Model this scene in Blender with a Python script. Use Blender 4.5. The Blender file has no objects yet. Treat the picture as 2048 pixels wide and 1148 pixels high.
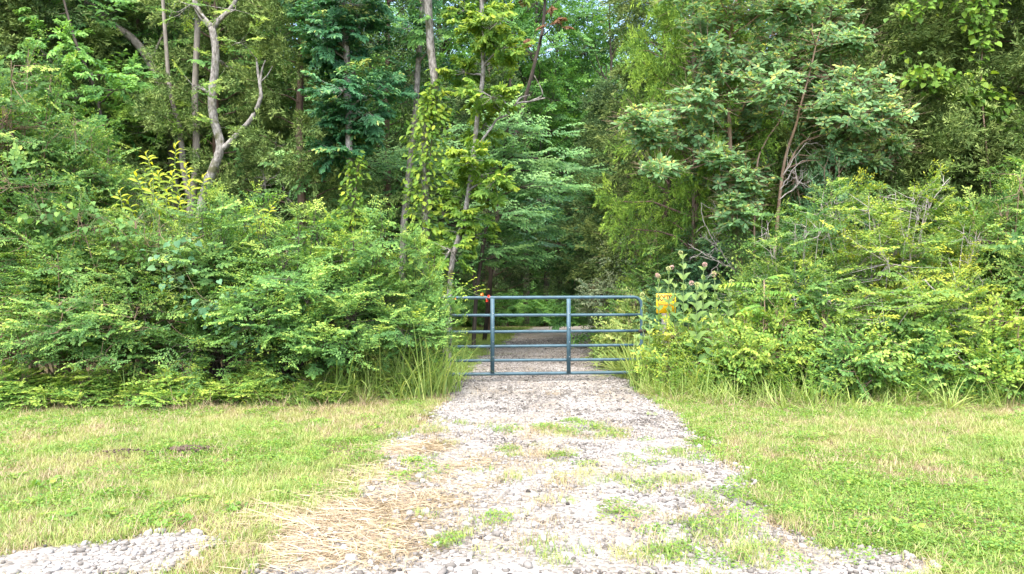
import bpy, math
import numpy as np
from mathutils import Vector, Matrix

# ------------------------------------------------------------------ camera, sky, sun, exposure
S = bpy.context.scene
COL = S.collection
H, F, CX, CY = 1.5, 1384.0, 1024.0, 574.0          # eye height; focal length and centre in photo pixels
cam = bpy.data.cameras.new('camera'); camo = bpy.data.objects.new('camera', cam); COL.objects.link(camo)
cam.sensor_width = 36; cam.lens = 36 * F / 2048; cam.clip_end = 2000
camo.location = (0, 0, H); camo.rotation_euler = (math.pi / 2, 0, 0)
S.camera = camo
W = bpy.data.worlds.new('World'); S.world = W; W.use_nodes = True
SUN_EL, SUN_AZ = 64, 195                            # degrees; azimuth clockwise from +Y (the way the camera looks)
nt = W.node_tree; nt.nodes.clear()
sk = nt.nodes.new('ShaderNodeTexSky'); sk.sky_type = 'NISHITA'; sk.sun_disc = False
sk.sun_elevation = math.radians(SUN_EL); sk.sun_rotation = math.radians(SUN_AZ)
sk.dust_density = 4.0; sk.air_density = 1.0; sk.ozone_density = 1.0
bg = nt.nodes.new('ShaderNodeBackground'); bg.inputs[1].default_value = 0.15
wo = nt.nodes.new('ShaderNodeOutputWorld')
nt.links.new(sk.outputs[0], bg.inputs[0]); nt.links.new(bg.outputs[0], wo.inputs[0])
sl = bpy.data.lights.new('sun', 'SUN'); sl.energy = 0.6; sl.angle = math.radians(80); sl.color = (1, .96, .88)
so = bpy.data.objects.new('sun', sl); COL.objects.link(so)
az, el = math.radians(SUN_AZ), math.radians(SUN_EL)
so.rotation_euler = Vector((math.sin(az) * math.cos(el), math.cos(az) * math.cos(el), math.sin(el))).to_track_quat('Z', 'Y').to_euler()
S.view_settings.view_transform = 'Standard'; S.view_settings.look = 'None'
S.view_settings.exposure = 2.6; S.view_settings.gamma = 1.0; S.view_settings.use_curve_mapping = False
S.render.engine = 'CYCLES'
S.cycles.max_bounces = 5; S.cycles.diffuse_bounces = 3; S.cycles.glossy_bounces = 2; S.cycles.transmission_bounces = 3
S.cycles.use_denoising = True; S.cycles.denoiser = 'OPENIMAGEDENOISE'; S.cycles.use_adaptive_sampling = False
S.cycles.sample_clamp_indirect = 6; S.cycles.use_light_tree = False
rng = np.random.default_rng(11)
PI = math.pi

# ------------------------------------------------------------------ helpers
def P(px, py, D):
    """the point D metres out that the photo shows at this pixel"""
    return np.array([(px - CX) / F * D, D, H - (py - CY) / F * D])
def G(px, py):
    """the point of the flat ground at this pixel"""
    D = H * F / (py - CY); return np.array([(px - CX) / F * D, D, 0.0])
def nz(a): return a / np.maximum(np.linalg.norm(a, axis=-1, keepdims=True), 1e-9)
def sm(a, b, x): t = np.clip((x - a) / (b - a), 0, 1); return t * t * (3 - 2 * t)
_L = rng.random((256, 256))
def noise(x, y, s=1.0, o=0):
    x = np.asarray(x, float) * s + 31.7 * (o + 1); y = np.asarray(y, float) * s + 17.3 * (o + 1)
    i = np.floor(x).astype(int); j = np.floor(y).astype(int); u = x - i; v = y - j
    u = u * u * (3 - 2 * u); v = v * v * (3 - 2 * v)
    g = lambda a, b: _L[a % 256, b % 256]
    return (g(i, j) * (1 - u) + g(i + 1, j) * u) * (1 - v) + (g(i, j + 1) * (1 - u) + g(i + 1, j + 1) * u) * v
def fbm(x, y, s=1.0, o=0): return (noise(x, y, s, o) * .5 + noise(x, y, s * 2.1, o + 1) * .3 + noise(x, y, s * 4.3, o + 2) * .2)

def mesh(name, v, tris=None, quads=None, mat=None, tint=None, smooth=False):
    me = bpy.data.meshes.new(name)
    v = np.asarray(v, np.float32)
    t = np.zeros((0, 3), np.int32) if tris is None else np.asarray(tris, np.int32).reshape(-1, 3)
    q = np.zeros((0, 4), np.int32) if quads is None else np.asarray(quads, np.int32).reshape(-1, 4)
    me.vertices.add(len(v)); me.vertices.foreach_set('co', v.ravel())
    li = np.concatenate([t.ravel(), q.ravel()]); n = len(t) + len(q)
    me.loops.add(len(li)); me.loops.foreach_set('vertex_index', li)
    me.polygons.add(n)
    tot = np.concatenate([np.full(len(t), 3, np.int32), np.full(len(q), 4, np.int32)])
    me.polygons.foreach_set('loop_start', np.concatenate([[0], np.cumsum(tot)[:-1]]).astype(np.int32))
    if smooth: me.polygons.foreach_set('use_smooth', np.ones(n, bool))
    if tint is not None:
        a = me.attributes.new('tint', 'FLOAT', 'FACE'); a.data.foreach_set('value', np.asarray(tint, np.float32))
    me.update(calc_edges=True)
    if mat: me.materials.append(mat)
    return me
def put(name, me, parent=None, loc=None, kind=None):
    o = bpy.data.objects.new(name, me); COL.objects.link(o)
    if parent is not None: o.parent = parent
    if loc is not None: o.location = loc
    if kind: o['kind'] = kind
    return o
def tag(o, label, cat, group=None):
    o['label'] = label; o['category'] = cat
    if group: o['group'] = group
    return o
def thing(name, label, cat, loc=(0, 0, 0), group=None):
    o = bpy.data.objects.new(name, None); COL.objects.link(o); o.location = [float(c) for c in loc]; o.empty_display_size = .2
    return tag(o, label, cat, group)
def dup(root, loc, rotz=0, scale=(1, 1, 1), label=None, group=None, mats=None):
    r = root.copy(); COL.objects.link(r); r.location = [float(c) for c in loc]; r.rotation_euler = (0, 0, rotz); r.scale = scale
    if label: r['label'] = label
    if group: r['group'] = group
    for ch in list(root.children):
        c = ch.copy(); COL.objects.link(c); c.parent = r
        if mats and ch.name.split('.')[0] in mats:
            c.material_slots[0].link = 'OBJECT'; c.material_slots[0].material = mats[ch.name.split('.')[0]]
        for g in ch.children:
            d = g.copy(); COL.objects.link(d); d.parent = c
    return r
class Geo:
    """collects triangles and quads of one mesh"""
    def __init__(s): s.v = []; s.t = []; s.q = []; s.n = 0; s.tt = []; s.qt = []
    def add(s, v, tris=None, quads=None, tint=0.5):
        v = np.asarray(v, float).reshape(-1, 3)
        if tris is not None:
            tris = np.asarray(tris).reshape(-1, 3); s.t.append(tris + s.n); s.tt.append(np.broadcast_to(tint, len(tris)))
        if quads is not None:
            quads = np.asarray(quads).reshape(-1, 4); s.q.append(quads + s.n); s.qt.append(np.broadcast_to(tint, len(quads)))
        s.v.append(v); s.n += len(v); return s
    def tube(s, pts, rad, sides=8, cap=True, wob=0, tint=.5):
        pts = np.asarray(pts, float); k = len(pts); rad = np.broadcast_to(rad, k)
        tg = nz(np.gradient(pts, axis=0)); up = np.where(np.abs(tg[:, 2:3]) > .9, [[1., 0, 0]], [[0, 0, 1.]])
        a = nz(np.cross(tg, up)); b = np.cross(tg, a)
        th = np.arange(sides) / sides * 2 * PI
        rr = rad[:, None] * (1 + wob * (rng.random((k, sides)) - .5))
        v = pts[:, None] + rr[..., None] * (np.cos(th)[None, :, None] * a[:, None] + np.sin(th)[None, :, None] * b[:, None])
        i = np.arange(k - 1)[:, None] * sides; j = np.arange(sides)[None]; j2 = (j + 1) % sides
        q = np.stack([i + j, i + j2, i + sides + j2, i + sides + j], -1).reshape(-1, 4)
        v = v.reshape(-1, 3); t = None
        if cap:
            v = np.vstack([v, pts[0], pts[-1]]); c0, c1 = len(v) - 2, len(v) - 1; e = (k - 1) * sides; jj = np.arange(sides); jn = (jj + 1) % sides
            t = np.vstack([np.stack([np.full(sides, c0), jn, jj], -1), np.stack([np.full(sides, c1), e + jj, e + jn], -1)])
        return s.add(v, t, q, tint)
    def segs(s, p0, p1, r0, r1, sides=3, tint=.5):
        """many straight tapered twigs at once"""
        p0 = np.asarray(p0, float); p1 = np.asarray(p1, float); n = len(p0)
        if n == 0: return s
        tg = nz(p1 - p0); up = np.where(np.abs(tg[:, 2:3]) > .9, [[1., 0, 0]], [[0, 0, 1.]])
        a = nz(np.cross(tg, up)); b = np.cross(tg, a); th = np.arange(sides) / sides * 2 * PI
        ring = np.cos(th)[None, :, None] * a[:, None] + np.sin(th)[None, :, None] * b[:, None]
        r0 = np.broadcast_to(r0, n)[:, None, None]; r1 = np.broadcast_to(r1, n)[:, None, None]
        v = np.concatenate([p0[:, None] + r0 * ring, p1[:, None] + r1 * ring], 1)
        j = np.arange(sides); jn = (j + 1) % sides
        q = np.stack([j, jn, sides + jn, sides + j], -1)[None] + (np.arange(n) * 2 * sides)[:, None, None]
        return s.add(v.reshape(-1, 3), None, q.reshape(-1, 4), tint)
    def box(s, lo, hi):
        (x0, y0, z0), (x1, y1, z1) = lo, hi
        v = [(x0, y0, z0), (x1, y0, z0), (x1, y1, z0), (x0, y1, z0), (x0, y0, z1), (x1, y0, z1), (x1, y1, z1), (x0, y1, z1)]
        return s.add(v, None, [(0, 3, 2, 1), (4, 5, 6, 7), (0, 1, 5, 4), (1, 2, 6, 5), (2, 3, 7, 6), (3, 0, 4, 7)])
    def leaves(s, L, shape):
        T, F_ = SHAPES[shape]; n = len(L['b'])
        side = nz(np.cross(L['n'], L['d'])); nr = np.cross(L['d'], side)
        v = L['b'][:, None] + T[None, :, 0, None] * (L['l'][:, None] * L['d'])[:, None] + T[None, :, 1, None] * (L['w'][:, None] * side)[:, None] + T[None, :, 2, None] * (L['l'][:, None] * nr)[:, None]
        f = F_[None] + (np.arange(n) * len(T))[:, None, None]
        return s.add(v.reshape(-1, 3), f.reshape(-1, 3), None, np.repeat(L['t'], len(F_)))
    def mesh(s, name, mat=None, smooth=False):
        c = lambda l, k: np.concatenate(l) if l else np.zeros((0, k), int)
        tint = np.concatenate([np.concatenate(s.tt) if s.tt else [], np.concatenate(s.qt) if s.qt else []])
        return mesh(name, np.concatenate(s.v), c(s.t, 3), c(s.q, 4), mat, tint, smooth)

A = np.array
SHAPES = {   # outline of one leaf: along, across, out of plane
    'diamond': (A([(0, 0, 0), (.45, -.5, .08), (1, 0, -.1), (.45, .5, .08)]), A([(0, 1, 2), (0, 2, 3)])),
    'oval': (A([(0, 0, 0), (.3, -.45, .07), (.7, -.42, .05), (1, 0, -.12), (.7, .42, .05), (.3, .45, .07)]), A([(0, 1, 2), (0, 2, 3), (0, 3, 4), (0, 4, 5)])),
    'obovate': (A([(0, 0, 0), (.35, -.3, .04), (.72, -.5, .06), (.95, -.2, 0), (1, 0, -.05), (.95, .2, 0), (.72, .5, .06), (.35, .3, .04)]), A([(0, 1, 2), (0, 2, 3), (0, 3, 4), (0, 4, 5), (0, 5, 6), (0, 6, 7)])),
    'lance': (A([(0, 0, 0), (.3, -.5, .1), (.3, 0, .04), (.3, .5, .1), (.68, -.38, .06), (.68, 0, -.01), (.68, .38, .06), (1, 0, -.25)]),
              A([(0, 1, 2), (0, 2, 3), (1, 4, 5), (1, 5, 2), (2, 5, 6), (2, 6, 3), (4, 7, 5), (5, 7, 6)])),
    'heart': (A([(0, 0, 0), (-.12, -.3, .04), (.15, -.52, .07), (.55, -.4, .05), (1, 0, -.15), (.55, .4, .05), (.15, .52, .07), (-.12, .3, .04)]), A([(0, 1, 2), (0, 2, 3), (0, 3, 4), (0, 4, 5), (0, 5, 6), (0, 6, 7)])),
    'needle': (A([(0, -.3, 0), (.35, .5, .03), (1, 0, -.08)]), A([(0, 1, 2)])),
}

# ------------------------------------------------------------------ materials
def mat(name):
    m = bpy.data.materials.new(name); m.use_nodes = True; n = m.node_tree; n.nodes.clear()
    return m, n, n.nodes.new('ShaderNodeOutputMaterial')
def N(nt, t, **k):
    o = nt.nodes.new(t)
    for a, b in k.items(): setattr(o, a, b)
    return o
def ramp(nt, stops):
    r = N(nt, 'ShaderNodeValToRGB'); e = r.color_ramp.elements
    while len(e) < len(stops): e.new(.5)
    for i, (p, c) in enumerate(stops): e[i].position = p; e[i].color = (*c, 1)
    return r
def leafmat(name, stops, transl=.35, rough=.55, spec=.2, boost=1.25, gain=1.0):
    """leaf colour follows the leaf's own tint (old to young growth, plus painted top light on clumps); light passes through"""
    m, n, out = mat(name); L = n.links.new; stops = [(a, tuple(x * gain for x in c)) for a, c in stops]
    at = N(n, 'ShaderNodeAttribute', attribute_name='tint'); r = ramp(n, stops); L(at.outputs['Fac'], r.inputs[0])
    ob = N(n, 'ShaderNodeObjectInfo'); hs = N(n, 'ShaderNodeHueSaturation')
    mr = N(n, 'ShaderNodeMapRange'); mr.inputs[3].default_value = .86; mr.inputs[4].default_value = 1.14; L(ob.outputs['Random'], mr.inputs[0])
    L(mr.outputs[0], hs.inputs['Value']); L(r.outputs[0], hs.inputs['Color'])
    p = N(n, 'ShaderNodeBsdfPrincipled'); p.inputs['Roughness'].default_value = rough; p.inputs['Specular IOR Level'].default_value = spec
    L(hs.outputs[0], p.inputs['Base Color'])
    if transl:
        t = N(n, 'ShaderNodeBsdfTranslucent'); mu = N(n, 'ShaderNodeMix', data_type='RGBA', blend_type='MULTIPLY'); mu.inputs[0].default_value = 1
        mu.inputs[7].default_value = (boost * 1.15, boost * 1.1, boost * .55, 1); L(hs.outputs[0], mu.inputs[6]); L(mu.outputs[2], t.inputs[0])
        mx = N(n, 'ShaderNodeMixShader'); mx.inputs[0].default_value = transl; L(p.outputs[0], mx.inputs[1]); L(t.outputs[0], mx.inputs[2]); L(mx.outputs[0], out.inputs[0])
    else: L(p.outputs[0], out.inputs[0])
    return m
def woodmat(name, a, b, scale=14, moss=None, stretch=.25, patch=.5):
    m, n, out = mat(name); L = n.links.new
    tc = N(n, 'ShaderNodeTexCoord'); mp = N(n, 'ShaderNodeMapping'); mp.inputs['Scale'].default_value = (1, 1, stretch); L(tc.outputs['Object'], mp.inputs[0])
    t = N(n, 'ShaderNodeTexNoise'); t.inputs['Scale'].default_value = scale; t.inputs['Detail'].default_value = 6; L(mp.outputs[0], t.inputs[0])
    r = ramp(n, [(.3, a), (.7, b)]); L(t.outputs[0], r.inputs[0]); c = r.outputs[0]
    if moss:
        t2 = N(n, 'ShaderNodeTexNoise'); t2.inputs['Scale'].default_value = 5; t2.inputs['Detail'].default_value = 5; L(tc.outputs['Object'], t2.inputs[0])
        r2 = ramp(n, [(patch, (0, 0, 0)), (patch + .12, (1, 1, 1))]); L(t2.outputs[0], r2.inputs[0])
        mx = N(n, 'ShaderNodeMix', data_type='RGBA'); L(r2.outputs[0], mx.inputs[0]); L(c, mx.inputs[6]); mx.inputs[7].default_value = (*moss, 1); c = mx.outputs[2]
    p = N(n, 'ShaderNodeBsdfPrincipled'); p.inputs['Roughness'].default_value = .85; p.inputs['Specular IOR Level'].default_value = .2; L(c, p.inputs['Base Color'])
    bp = N(n, 'ShaderNodeBump'); bp.inputs['Strength'].default_value = .6; bp.inputs['Distance'].default_value = .02; L(t.outputs[0], bp.inputs['Height']); L(bp.outputs[0], p.inputs['Normal'])
    L(p.outputs[0], out.inputs[0]); return m
def plain(name, c, rough=.5, metal=0, spec=.5, var=0, vscale=40):
    m, n, out = mat(name); L = n.links.new
    p = N(n, 'ShaderNodeBsdfPrincipled'); p.inputs['Base Color'].default_value = (*c, 1); p.inputs['Roughness'].default_value = rough; p.inputs['Metallic'].default_value = metal; p.inputs['Specular IOR Level'].default_value = spec
    if var:
        tc = N(n, 'ShaderNodeTexCoord'); t = N(n, 'ShaderNodeTexNoise'); t.inputs['Scale'].default_value = vscale; t.inputs['Detail'].default_value = 6; L(tc.outputs['Object'], t.inputs[0])
        r = ramp(n, [(.3, tuple(x * (1 - var) for x in c)), (.7, tuple(min(1, x * (1 + var)) for x in c))]); L(t.outputs[0], r.inputs[0]); L(r.outputs[0], p.inputs['Base Color'])
    L(p.outputs[0], out.inputs[0]); return m

M = {}
M['shrub'] = leafmat('shrub_leaf', [(0, (.05, .125, .035)), (.45, (.10, .21, .05)), (.75, (.19, .32, .07)), (1, (.34, .43, .09))], gain=1.12)
M['shrub_blue'] = leafmat('blue_green_leaf', [(0, (.025, .07, .032)), (.55, (.055, .125, .055)), (1, (.12, .20, .08))], .25, .4, gain=1.8)
M['shrub_pale'] = leafmat('silvery_leaf', [(0, (.05, .09, .045)), (.5, (.12, .17, .09)), (1, (.25, .29, .17))], .25, .4, gain=1.4)
M['shrub_yellow'] = leafmat('yellow_green_leaf', [(0, (.06, .135, .03)), (.5, (.14, .235, .045)), (.85, (.28, .36, .055)), (1, (.42, .44, .06))], gain=1.15)
M['vine'] = leafmat('creeper_leaf', [(0, (.06, .14, .022)), (.5, (.13, .23, .03)), (1, (.28, .34, .035))], gain=1.3)
M['dark_leaf'] = leafmat('dark_oak_leaf', [(0, (.014, .05, .022)), (.6, (.03, .095, .036)), (.9, (.07, .15, .045)), (1, (.16, .19, .05))], .25, .4, gain=2.1)
M['sassafras'] = leafmat('sassafras_leaf', [(0, (.095, .20, .085)), (.55, (.18, .33, .14)), (.85, (.31, .45, .16)), (1, (.58, .54, .14))], .4, .55, gain=1.1)
M['forest'] = leafmat('forest_leaf', [(0, (.022, .065, .018)), (.5, (.05, .125, .03)), (1, (.10, .19, .04))], gain=1.9)
M['dogwood'] = leafmat('dogwood_leaf', [(0, (.035, .09, .03)), (.5, (.07, .15, .05)), (1, (.13, .22, .07))], .3, .4, gain=2.3)
M['far'] = leafmat('sunlit_far_crown_leaf', [(0, (.07, .16, .06)), (.5, (.13, .26, .085)), (1, (.22, .36, .12))], .5, gain=1.5)  # brighter copy of the forest leaf: sunlight on distant crowns put into the colour
M['peach'] = leafmat('yellow_lance_leaf', [(0, (.12, .22, .035)), (.5, (.28, .38, .04)), (1, (.55, .54, .04))], .4)
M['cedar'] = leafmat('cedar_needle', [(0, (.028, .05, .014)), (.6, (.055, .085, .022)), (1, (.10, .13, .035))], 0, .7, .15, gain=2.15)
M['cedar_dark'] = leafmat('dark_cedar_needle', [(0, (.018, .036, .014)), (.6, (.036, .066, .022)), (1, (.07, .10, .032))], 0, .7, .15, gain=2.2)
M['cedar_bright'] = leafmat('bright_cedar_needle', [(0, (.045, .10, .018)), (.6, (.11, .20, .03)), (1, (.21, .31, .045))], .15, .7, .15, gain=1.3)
M['brown_leaf'] = leafmat('dead_leaf', [(0, (.11, .055, .028)), (1, (.27, .155, .085))], .2, .7, .1)
M['milkweed'] = leafmat('milkweed_leaf', [(0, (.07, .16, .05)), (.5, (.13, .24, .07)), (1, (.24, .33, .09))], .3, .5, gain=1.0)
M['sumac'] = leafmat('sumac_leaf', [(0, (.05, .14, .03)), (.6, (.12, .25, .04)), (1, (.28, .36, .04))], .35, gain=1.3)
M['weed'] = leafmat('weed_leaf', [(0, (.05, .12, .025)), (.5, (.11, .20, .035)), (1, (.24, .30, .05))], gain=1.4)
M['grass'] = leafmat('grass_blade', [(0, (.10, .19, .045)), (.5, (.21, .31, .075)), (1, (.38, .43, .13))], .3, .5, .25)
M['grass_yellow'] = leafmat('yellow_grass_blade', [(0, (.22, .27, .075)), (.5, (.32, .35, .12)), (1, (.43, .40, .19))], .3, .5, .25)
M['dry'] = leafmat('dry_grass_blade', [(0, (.20, .145, .09)), (.5, (.34, .265, .165)), (1, (.48, .40, .27))], .2, .7, .15)
M['straw'] = leafmat('straw_strand', [(0, (.14, .10, .065)), (.4, (.29, .225, .145)), (.8, (.43, .355, .235)), (1, (.54, .47, .34))], .15, .6, .2)
M['bark_pale'] = woodmat('pale_grey_bark', (.08, .072, .06), (.34, .32, .285), 26, (.085, .085, .045), .45, .56)
M['bark_grey'] = woodmat('grey_bark', (.11, .10, .08), (.24, .215, .18), 18)
M['bark_brown'] = woodmat('cedar_bark', (.075, .05, .035), (.19, .135, .10), 22, None, .12)
M['bark_dark'] = woodmat('dark_bark', (.03, .026, .02), (.085, .07, .055), 16)
M['bark_twig'] = woodmat('tan_twig', (.16, .11, .075), (.30, .215, .15), 16)
M['dead_wood'] = woodmat('dead_grey_wood', (.22, .19, .165), (.42, .385, .35), 24)
M['stem_green'] = plain('green_stem', (.12, .18, .05), .6, var=.25)
M['post'] = woodmat('weathered_post', (.15, .135, .12), (.36, .33, .30), 20, None, .1)

# ------------------------------------------------------------------ leaf sprays and crowns
def cat_leaves(ls): return {k: np.concatenate([l[k] for l in ls]) for k in ls[0]}
def spray(r, S_=.5, nsub=7, per=6, ll=.06, lw=.03, droop=.25, sub=.45, wobble=.35, end=2):
    """one leafy twig in local space: X along it, Z up; leaves alternate along side twigs"""
    b, d, nn, l, w, t = [], [], [], [], [], []
    def line(o, dr, length, k, y0):
        for i in range(k):
            f = (i + .6) / k; sd = 1 if i % 2 else -1
            p = o + dr * length * f + A([0, 0, -droop * .35 * length * f * f])
            per_ = A([-dr[1], dr[0], 0]); a = r.uniform(.55, 1.0) * (1 if f < .9 else .3)
            q = dr * math.cos(a) + per_ * sd * math.sin(a) + A([0, 0, -droop * r.uniform(.3, 1.5)]) + r.normal(0, wobble * .45, 3)
            b.append(p); d.append(q); nn.append(A([0, 0, 1]) + r.normal(0, wobble, 3))
            s = r.uniform(.7, 1.15); l.append(ll * s); w.append(lw * s * r.uniform(.85, 1.15)); t.append(y0 + .35 * f)
    for i in range(nsub):
        f = .12 + .85 * (i + r.uniform(0, .8)) / nsub; sd = 1 if i % 2 else -1
        a = r.uniform(.6, 1.1); dr = A([math.cos(a), sd * math.sin(a), r.normal(.05, .12)])
        line(A([f * S_, 0, r.normal(0, .02 * S_) - droop * .2 * S_ * f * f]), dr, S_ * sub * r.uniform(.6, 1.1) * (1.15 - .6 * f), per, f * .45)
    line(A([S_ * .3, 0, 0]), A([1., 0, 0]), S_ * .75, per + end, .5)
    return dict(b=A(b), d=nz(A(d)), n=nz(A(nn)), l=A(l), w=A(w), t=A(t))
def plume(r, S_=.45, n=60, ll=.055, lw=.011):
    """one cedar plume: fine sprigs all round a drooping axis"""
    f = r.random(n) ** .7; th = r.uniform(0, 2 * PI, n); sp = (1.05 - f) * .33 * S_
    rad = np.stack([np.zeros(n), np.cos(th), np.sin(th) * .7], -1); u = r.random(n) ** .6
    b = np.stack([f * S_, np.zeros(n), -.25 * S_ * f * f], -1) + rad * (sp * u)[:, None]; b[:, 0] += sp * u * .8
    d = rad * r.uniform(.2, .8, (n, 1)) + A([1, 0, -.1]) * r.uniform(.6, 1, (n, 1)) + r.normal(0, .25, (n, 3))
    s = r.uniform(.6, 1.3, n)
    return dict(b=b, d=nz(d), n=nz(r.normal(0, 1, (n, 3)) + A([0, 0, .8])), l=ll * s, w=lw * s * 1.2, t=np.clip(.15 + .55 * f + .3 * u * r.random(n), 0, 1))
def pinnate(r, S_=.5, pairs=9, ll=.11, lw=.035):
    """one long compound leaf, leaflets in pairs, arching over"""
    b, d, nn, l, w, t = [], [], [], [], [], []
    for i in range(pairs):
        f = .15 + .85 * i / (pairs - 1); z = -.35 * S_ * f * f
        for sd in (-1, 1):
            b.append(A([S_ * f, 0, z])); d.append(A([.35, sd, -.25 - .3 * f]) + r.normal(0, .08, 3)); nn.append(A([.3 * f, 0, 1]) + r.normal(0, .12, 3))
            s = r.uniform(.85, 1.1) * (1.05 - .5 * abs(f - .45)); l.append(ll * s); w.append(lw * s); t.append(.3 + .5 * f)
    return dict(b=A(b), d=nz(A(d)), n=nz(A(nn)), l=A(l), w=A(w), t=A(t))
def rosette(r, n=8, ll=.115, lw=.052, young=3):
    """leaves fanned round a shoot tip, small yellow young ones in the middle"""
    b, d, nn, l, w, t = [], [], [], [], [], []
    for i in range(n + young):
        a = i * 2.4 + r.uniform(-.3, .3); y = i >= n; e = r.uniform(.7, 1.1) if y else r.uniform(-.45, .3)
        q = A([math.cos(a) * math.cos(e), math.sin(a) * math.cos(e), math.sin(e)]); s = r.uniform(.75, 1.15) * (.5 if y else 1)
        b.append(q * .015 + A([0, 0, -.02 * (i / n)])); d.append(q); nn.append(A([0, 0, 1]) - q * .2 + r.normal(0, .25, 3)); l.append(ll * s); w.append(lw * s); t.append(r.uniform(.9, 1) if y else r.uniform(.1, .75))
    return dict(b=A(b), d=nz(A(d)), n=nz(A(nn)), l=A(l), w=A(w), t=A(t))
def bake(kinds, anchors, xdir, scale=1.0, roll=.35, jit=.12, tj=.18, tadd=0, zup=A([0, 0, 1.]), face=None):
    """sprays set at anchors, turned along xdir"""
    n = len(anchors); xdir = nz(xdir); z = zup + rng.normal(0, roll, (n, 3)); y = nz(np.cross(z, xdir)); z = np.cross(xdir, y)
    R = np.stack([xdir, y, z], -1); k = rng.integers(0, len(kinds), n); sc = np.broadcast_to(scale, n); tadd = np.broadcast_to(tadd, n); out = []
    for i, sp in enumerate(kinds):
        m = k == i; c = m.sum()
        if not c: continue
        q = len(sp['b']); Rm = R[m]; s = sc[m]
        b = (np.einsum('mij,qj->mqi', Rm, sp['b']) * s[:, None, None] + anchors[m][:, None]).reshape(-1, 3)
        d = nz(np.einsum('mij,qj->mqi', Rm, sp['d']).reshape(-1, 3) + rng.normal(0, jit, (c * q, 3)))
        nn = np.einsum('mij,qj->mqi', Rm, sp['n']).reshape(-1, 3) + rng.normal(0, jit, (c * q, 3))
        if face is not None:                                     # leaves turn their faces to the open side
            nn = nz(nn + np.repeat(face[m], q, 0) * rng.uniform(.4, 1.5, (c * q, 1))); d = nz(d - .75 * nn * (d * nn).sum(1, keepdims=True))
        nn = nz(nn)
        # leaf size keeps its own size whatever the spray scale
        l = np.tile(sp['l'], c) * rng.uniform(.85, 1.15, c * q); w = np.tile(sp['w'], c) * rng.uniform(.85, 1.15, c * q)
        t = np.clip(np.tile(sp['t'], c) + np.repeat(rng.normal(0, tj, c) + tadd[m], q) + rng.normal(0, .1, c * q), 0, 1)
        out.append(dict(b=b, d=d, n=nn, l=l, w=w, t=t))
    return cat_leaves(out)
def in_clumps(clumps, shell=.5):
    """spray anchors through clumps (centre, radii, count): mostly in the outer part, pointing outwards"""
    a, x, ci, up = [], [], [], []
    for i, (c, r, n) in enumerate(clumps):
        u = nz(rng.normal(0, 1, (n, 3))); rr = rng.random(n) ** shell
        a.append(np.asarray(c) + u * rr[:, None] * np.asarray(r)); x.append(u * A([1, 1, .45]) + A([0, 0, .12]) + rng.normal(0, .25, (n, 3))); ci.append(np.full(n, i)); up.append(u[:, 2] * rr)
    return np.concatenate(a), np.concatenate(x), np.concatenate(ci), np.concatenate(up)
def limb_pts(p0, p1, k=5, sag=.12, jit=.04):
    p0, p1 = np.asarray(p0, float), np.asarray(p1, float); d = np.linalg.norm(p1 - p0); f = np.linspace(0, 1, k)[:, None]
    pts = p0 * (1 - f) + p1 * f; pts[:, 2] += (sag * d * np.sin(f[:, 0] * PI)); pts[1:-1] += rng.normal(0, jit * d, (k - 2, 3)); return pts
def smooth_line(pts, per=4):
    """Catmull-Rom through the points; columns after the third (radius) ride along"""
    pts = np.asarray(pts, float); q = np.vstack([2 * pts[0] - pts[1], pts, 2 * pts[-1] - pts[-2]]); out = []
    for i in range(1, len(q) - 2):
        for f in np.arange(per) / per:
            a, b, c, d = q[i - 1], q[i], q[i + 1], q[i + 2]
            out.append(.5 * (2 * b + (c - a) * f + (2 * a - 5 * b + 4 * c - d) * f * f + (3 * b - a - 3 * c + d) * f ** 3))
    out.append(pts[-1]); return A(out)

SPR = {
    'privet': [spray(rng, .42, 9, 8, .038, .020, .15, .45, .5) for _ in range(5)],
    'olive': [spray(rng, .5, 9, 8, .046, .02, .2, .4, .5) for _ in range(5)],
    'locust': [spray(rng, .46, 10, 9, .038, .021, .25, .5, .5) for _ in range(5)],
    'forest': [spray(rng, 1.0, 8, 5, .14, .075, .35) for _ in range(5)],
    'dogwood': [spray(rng, .75, 8, 6, .085, .045, .3, .45, .22) for _ in range(5)],
    'oak': [spray(rng, .5, 8, 7, .09, .042, .5, .5, .45) for _ in range(5)],
    'hickory': [spray(rng, .5, 8, 6, .092, .043, .6, .5, .45) for _ in range(5)],
    'bramble': [spray(rng, .4, 6, 5, .06, .038, .3) for _ in range(5)],
    'cedar': [plume(rng, .5, 58, .08, .02) for _ in range(6)],
    'cedar_far': [plume(rng, .75, 55, .12, .03) for _ in range(5)],
    'rosette': [rosette(rng) for _ in range(6)],
}
def foliage(name, kind, clumps, material, shape='diamond', scale=1, limbs_from=None, bark=None, shell=.5, toplit_tint=.15, twig=.006, tint=0, zflat=None):
    """leaf mass and twig frame of one plant, both in the plant's own space"""
    a, x, ci, up = in_clumps(clumps, shell)
    if zflat: x[:, 2] *= zflat
    g = Geo().leaves(bake(SPR[kind], a, x, scale * rng.uniform(.65, 1.3, len(a)), tadd=tint + toplit_tint * up, face=nz(a * A([1, 1, 0])) * .75), shape)  # tint rises towards clump tops: overhead light put into leaf colour, besides young tips
    w = Geo(); cc = A([c[0] for c in clumps])[ci]; w.segs(cc + (a - cc) * .15, a, twig, twig * .7); w.segs(a, a + nz(x) * .35 * scale, twig * .7, twig * .3)
    return g, w

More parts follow.
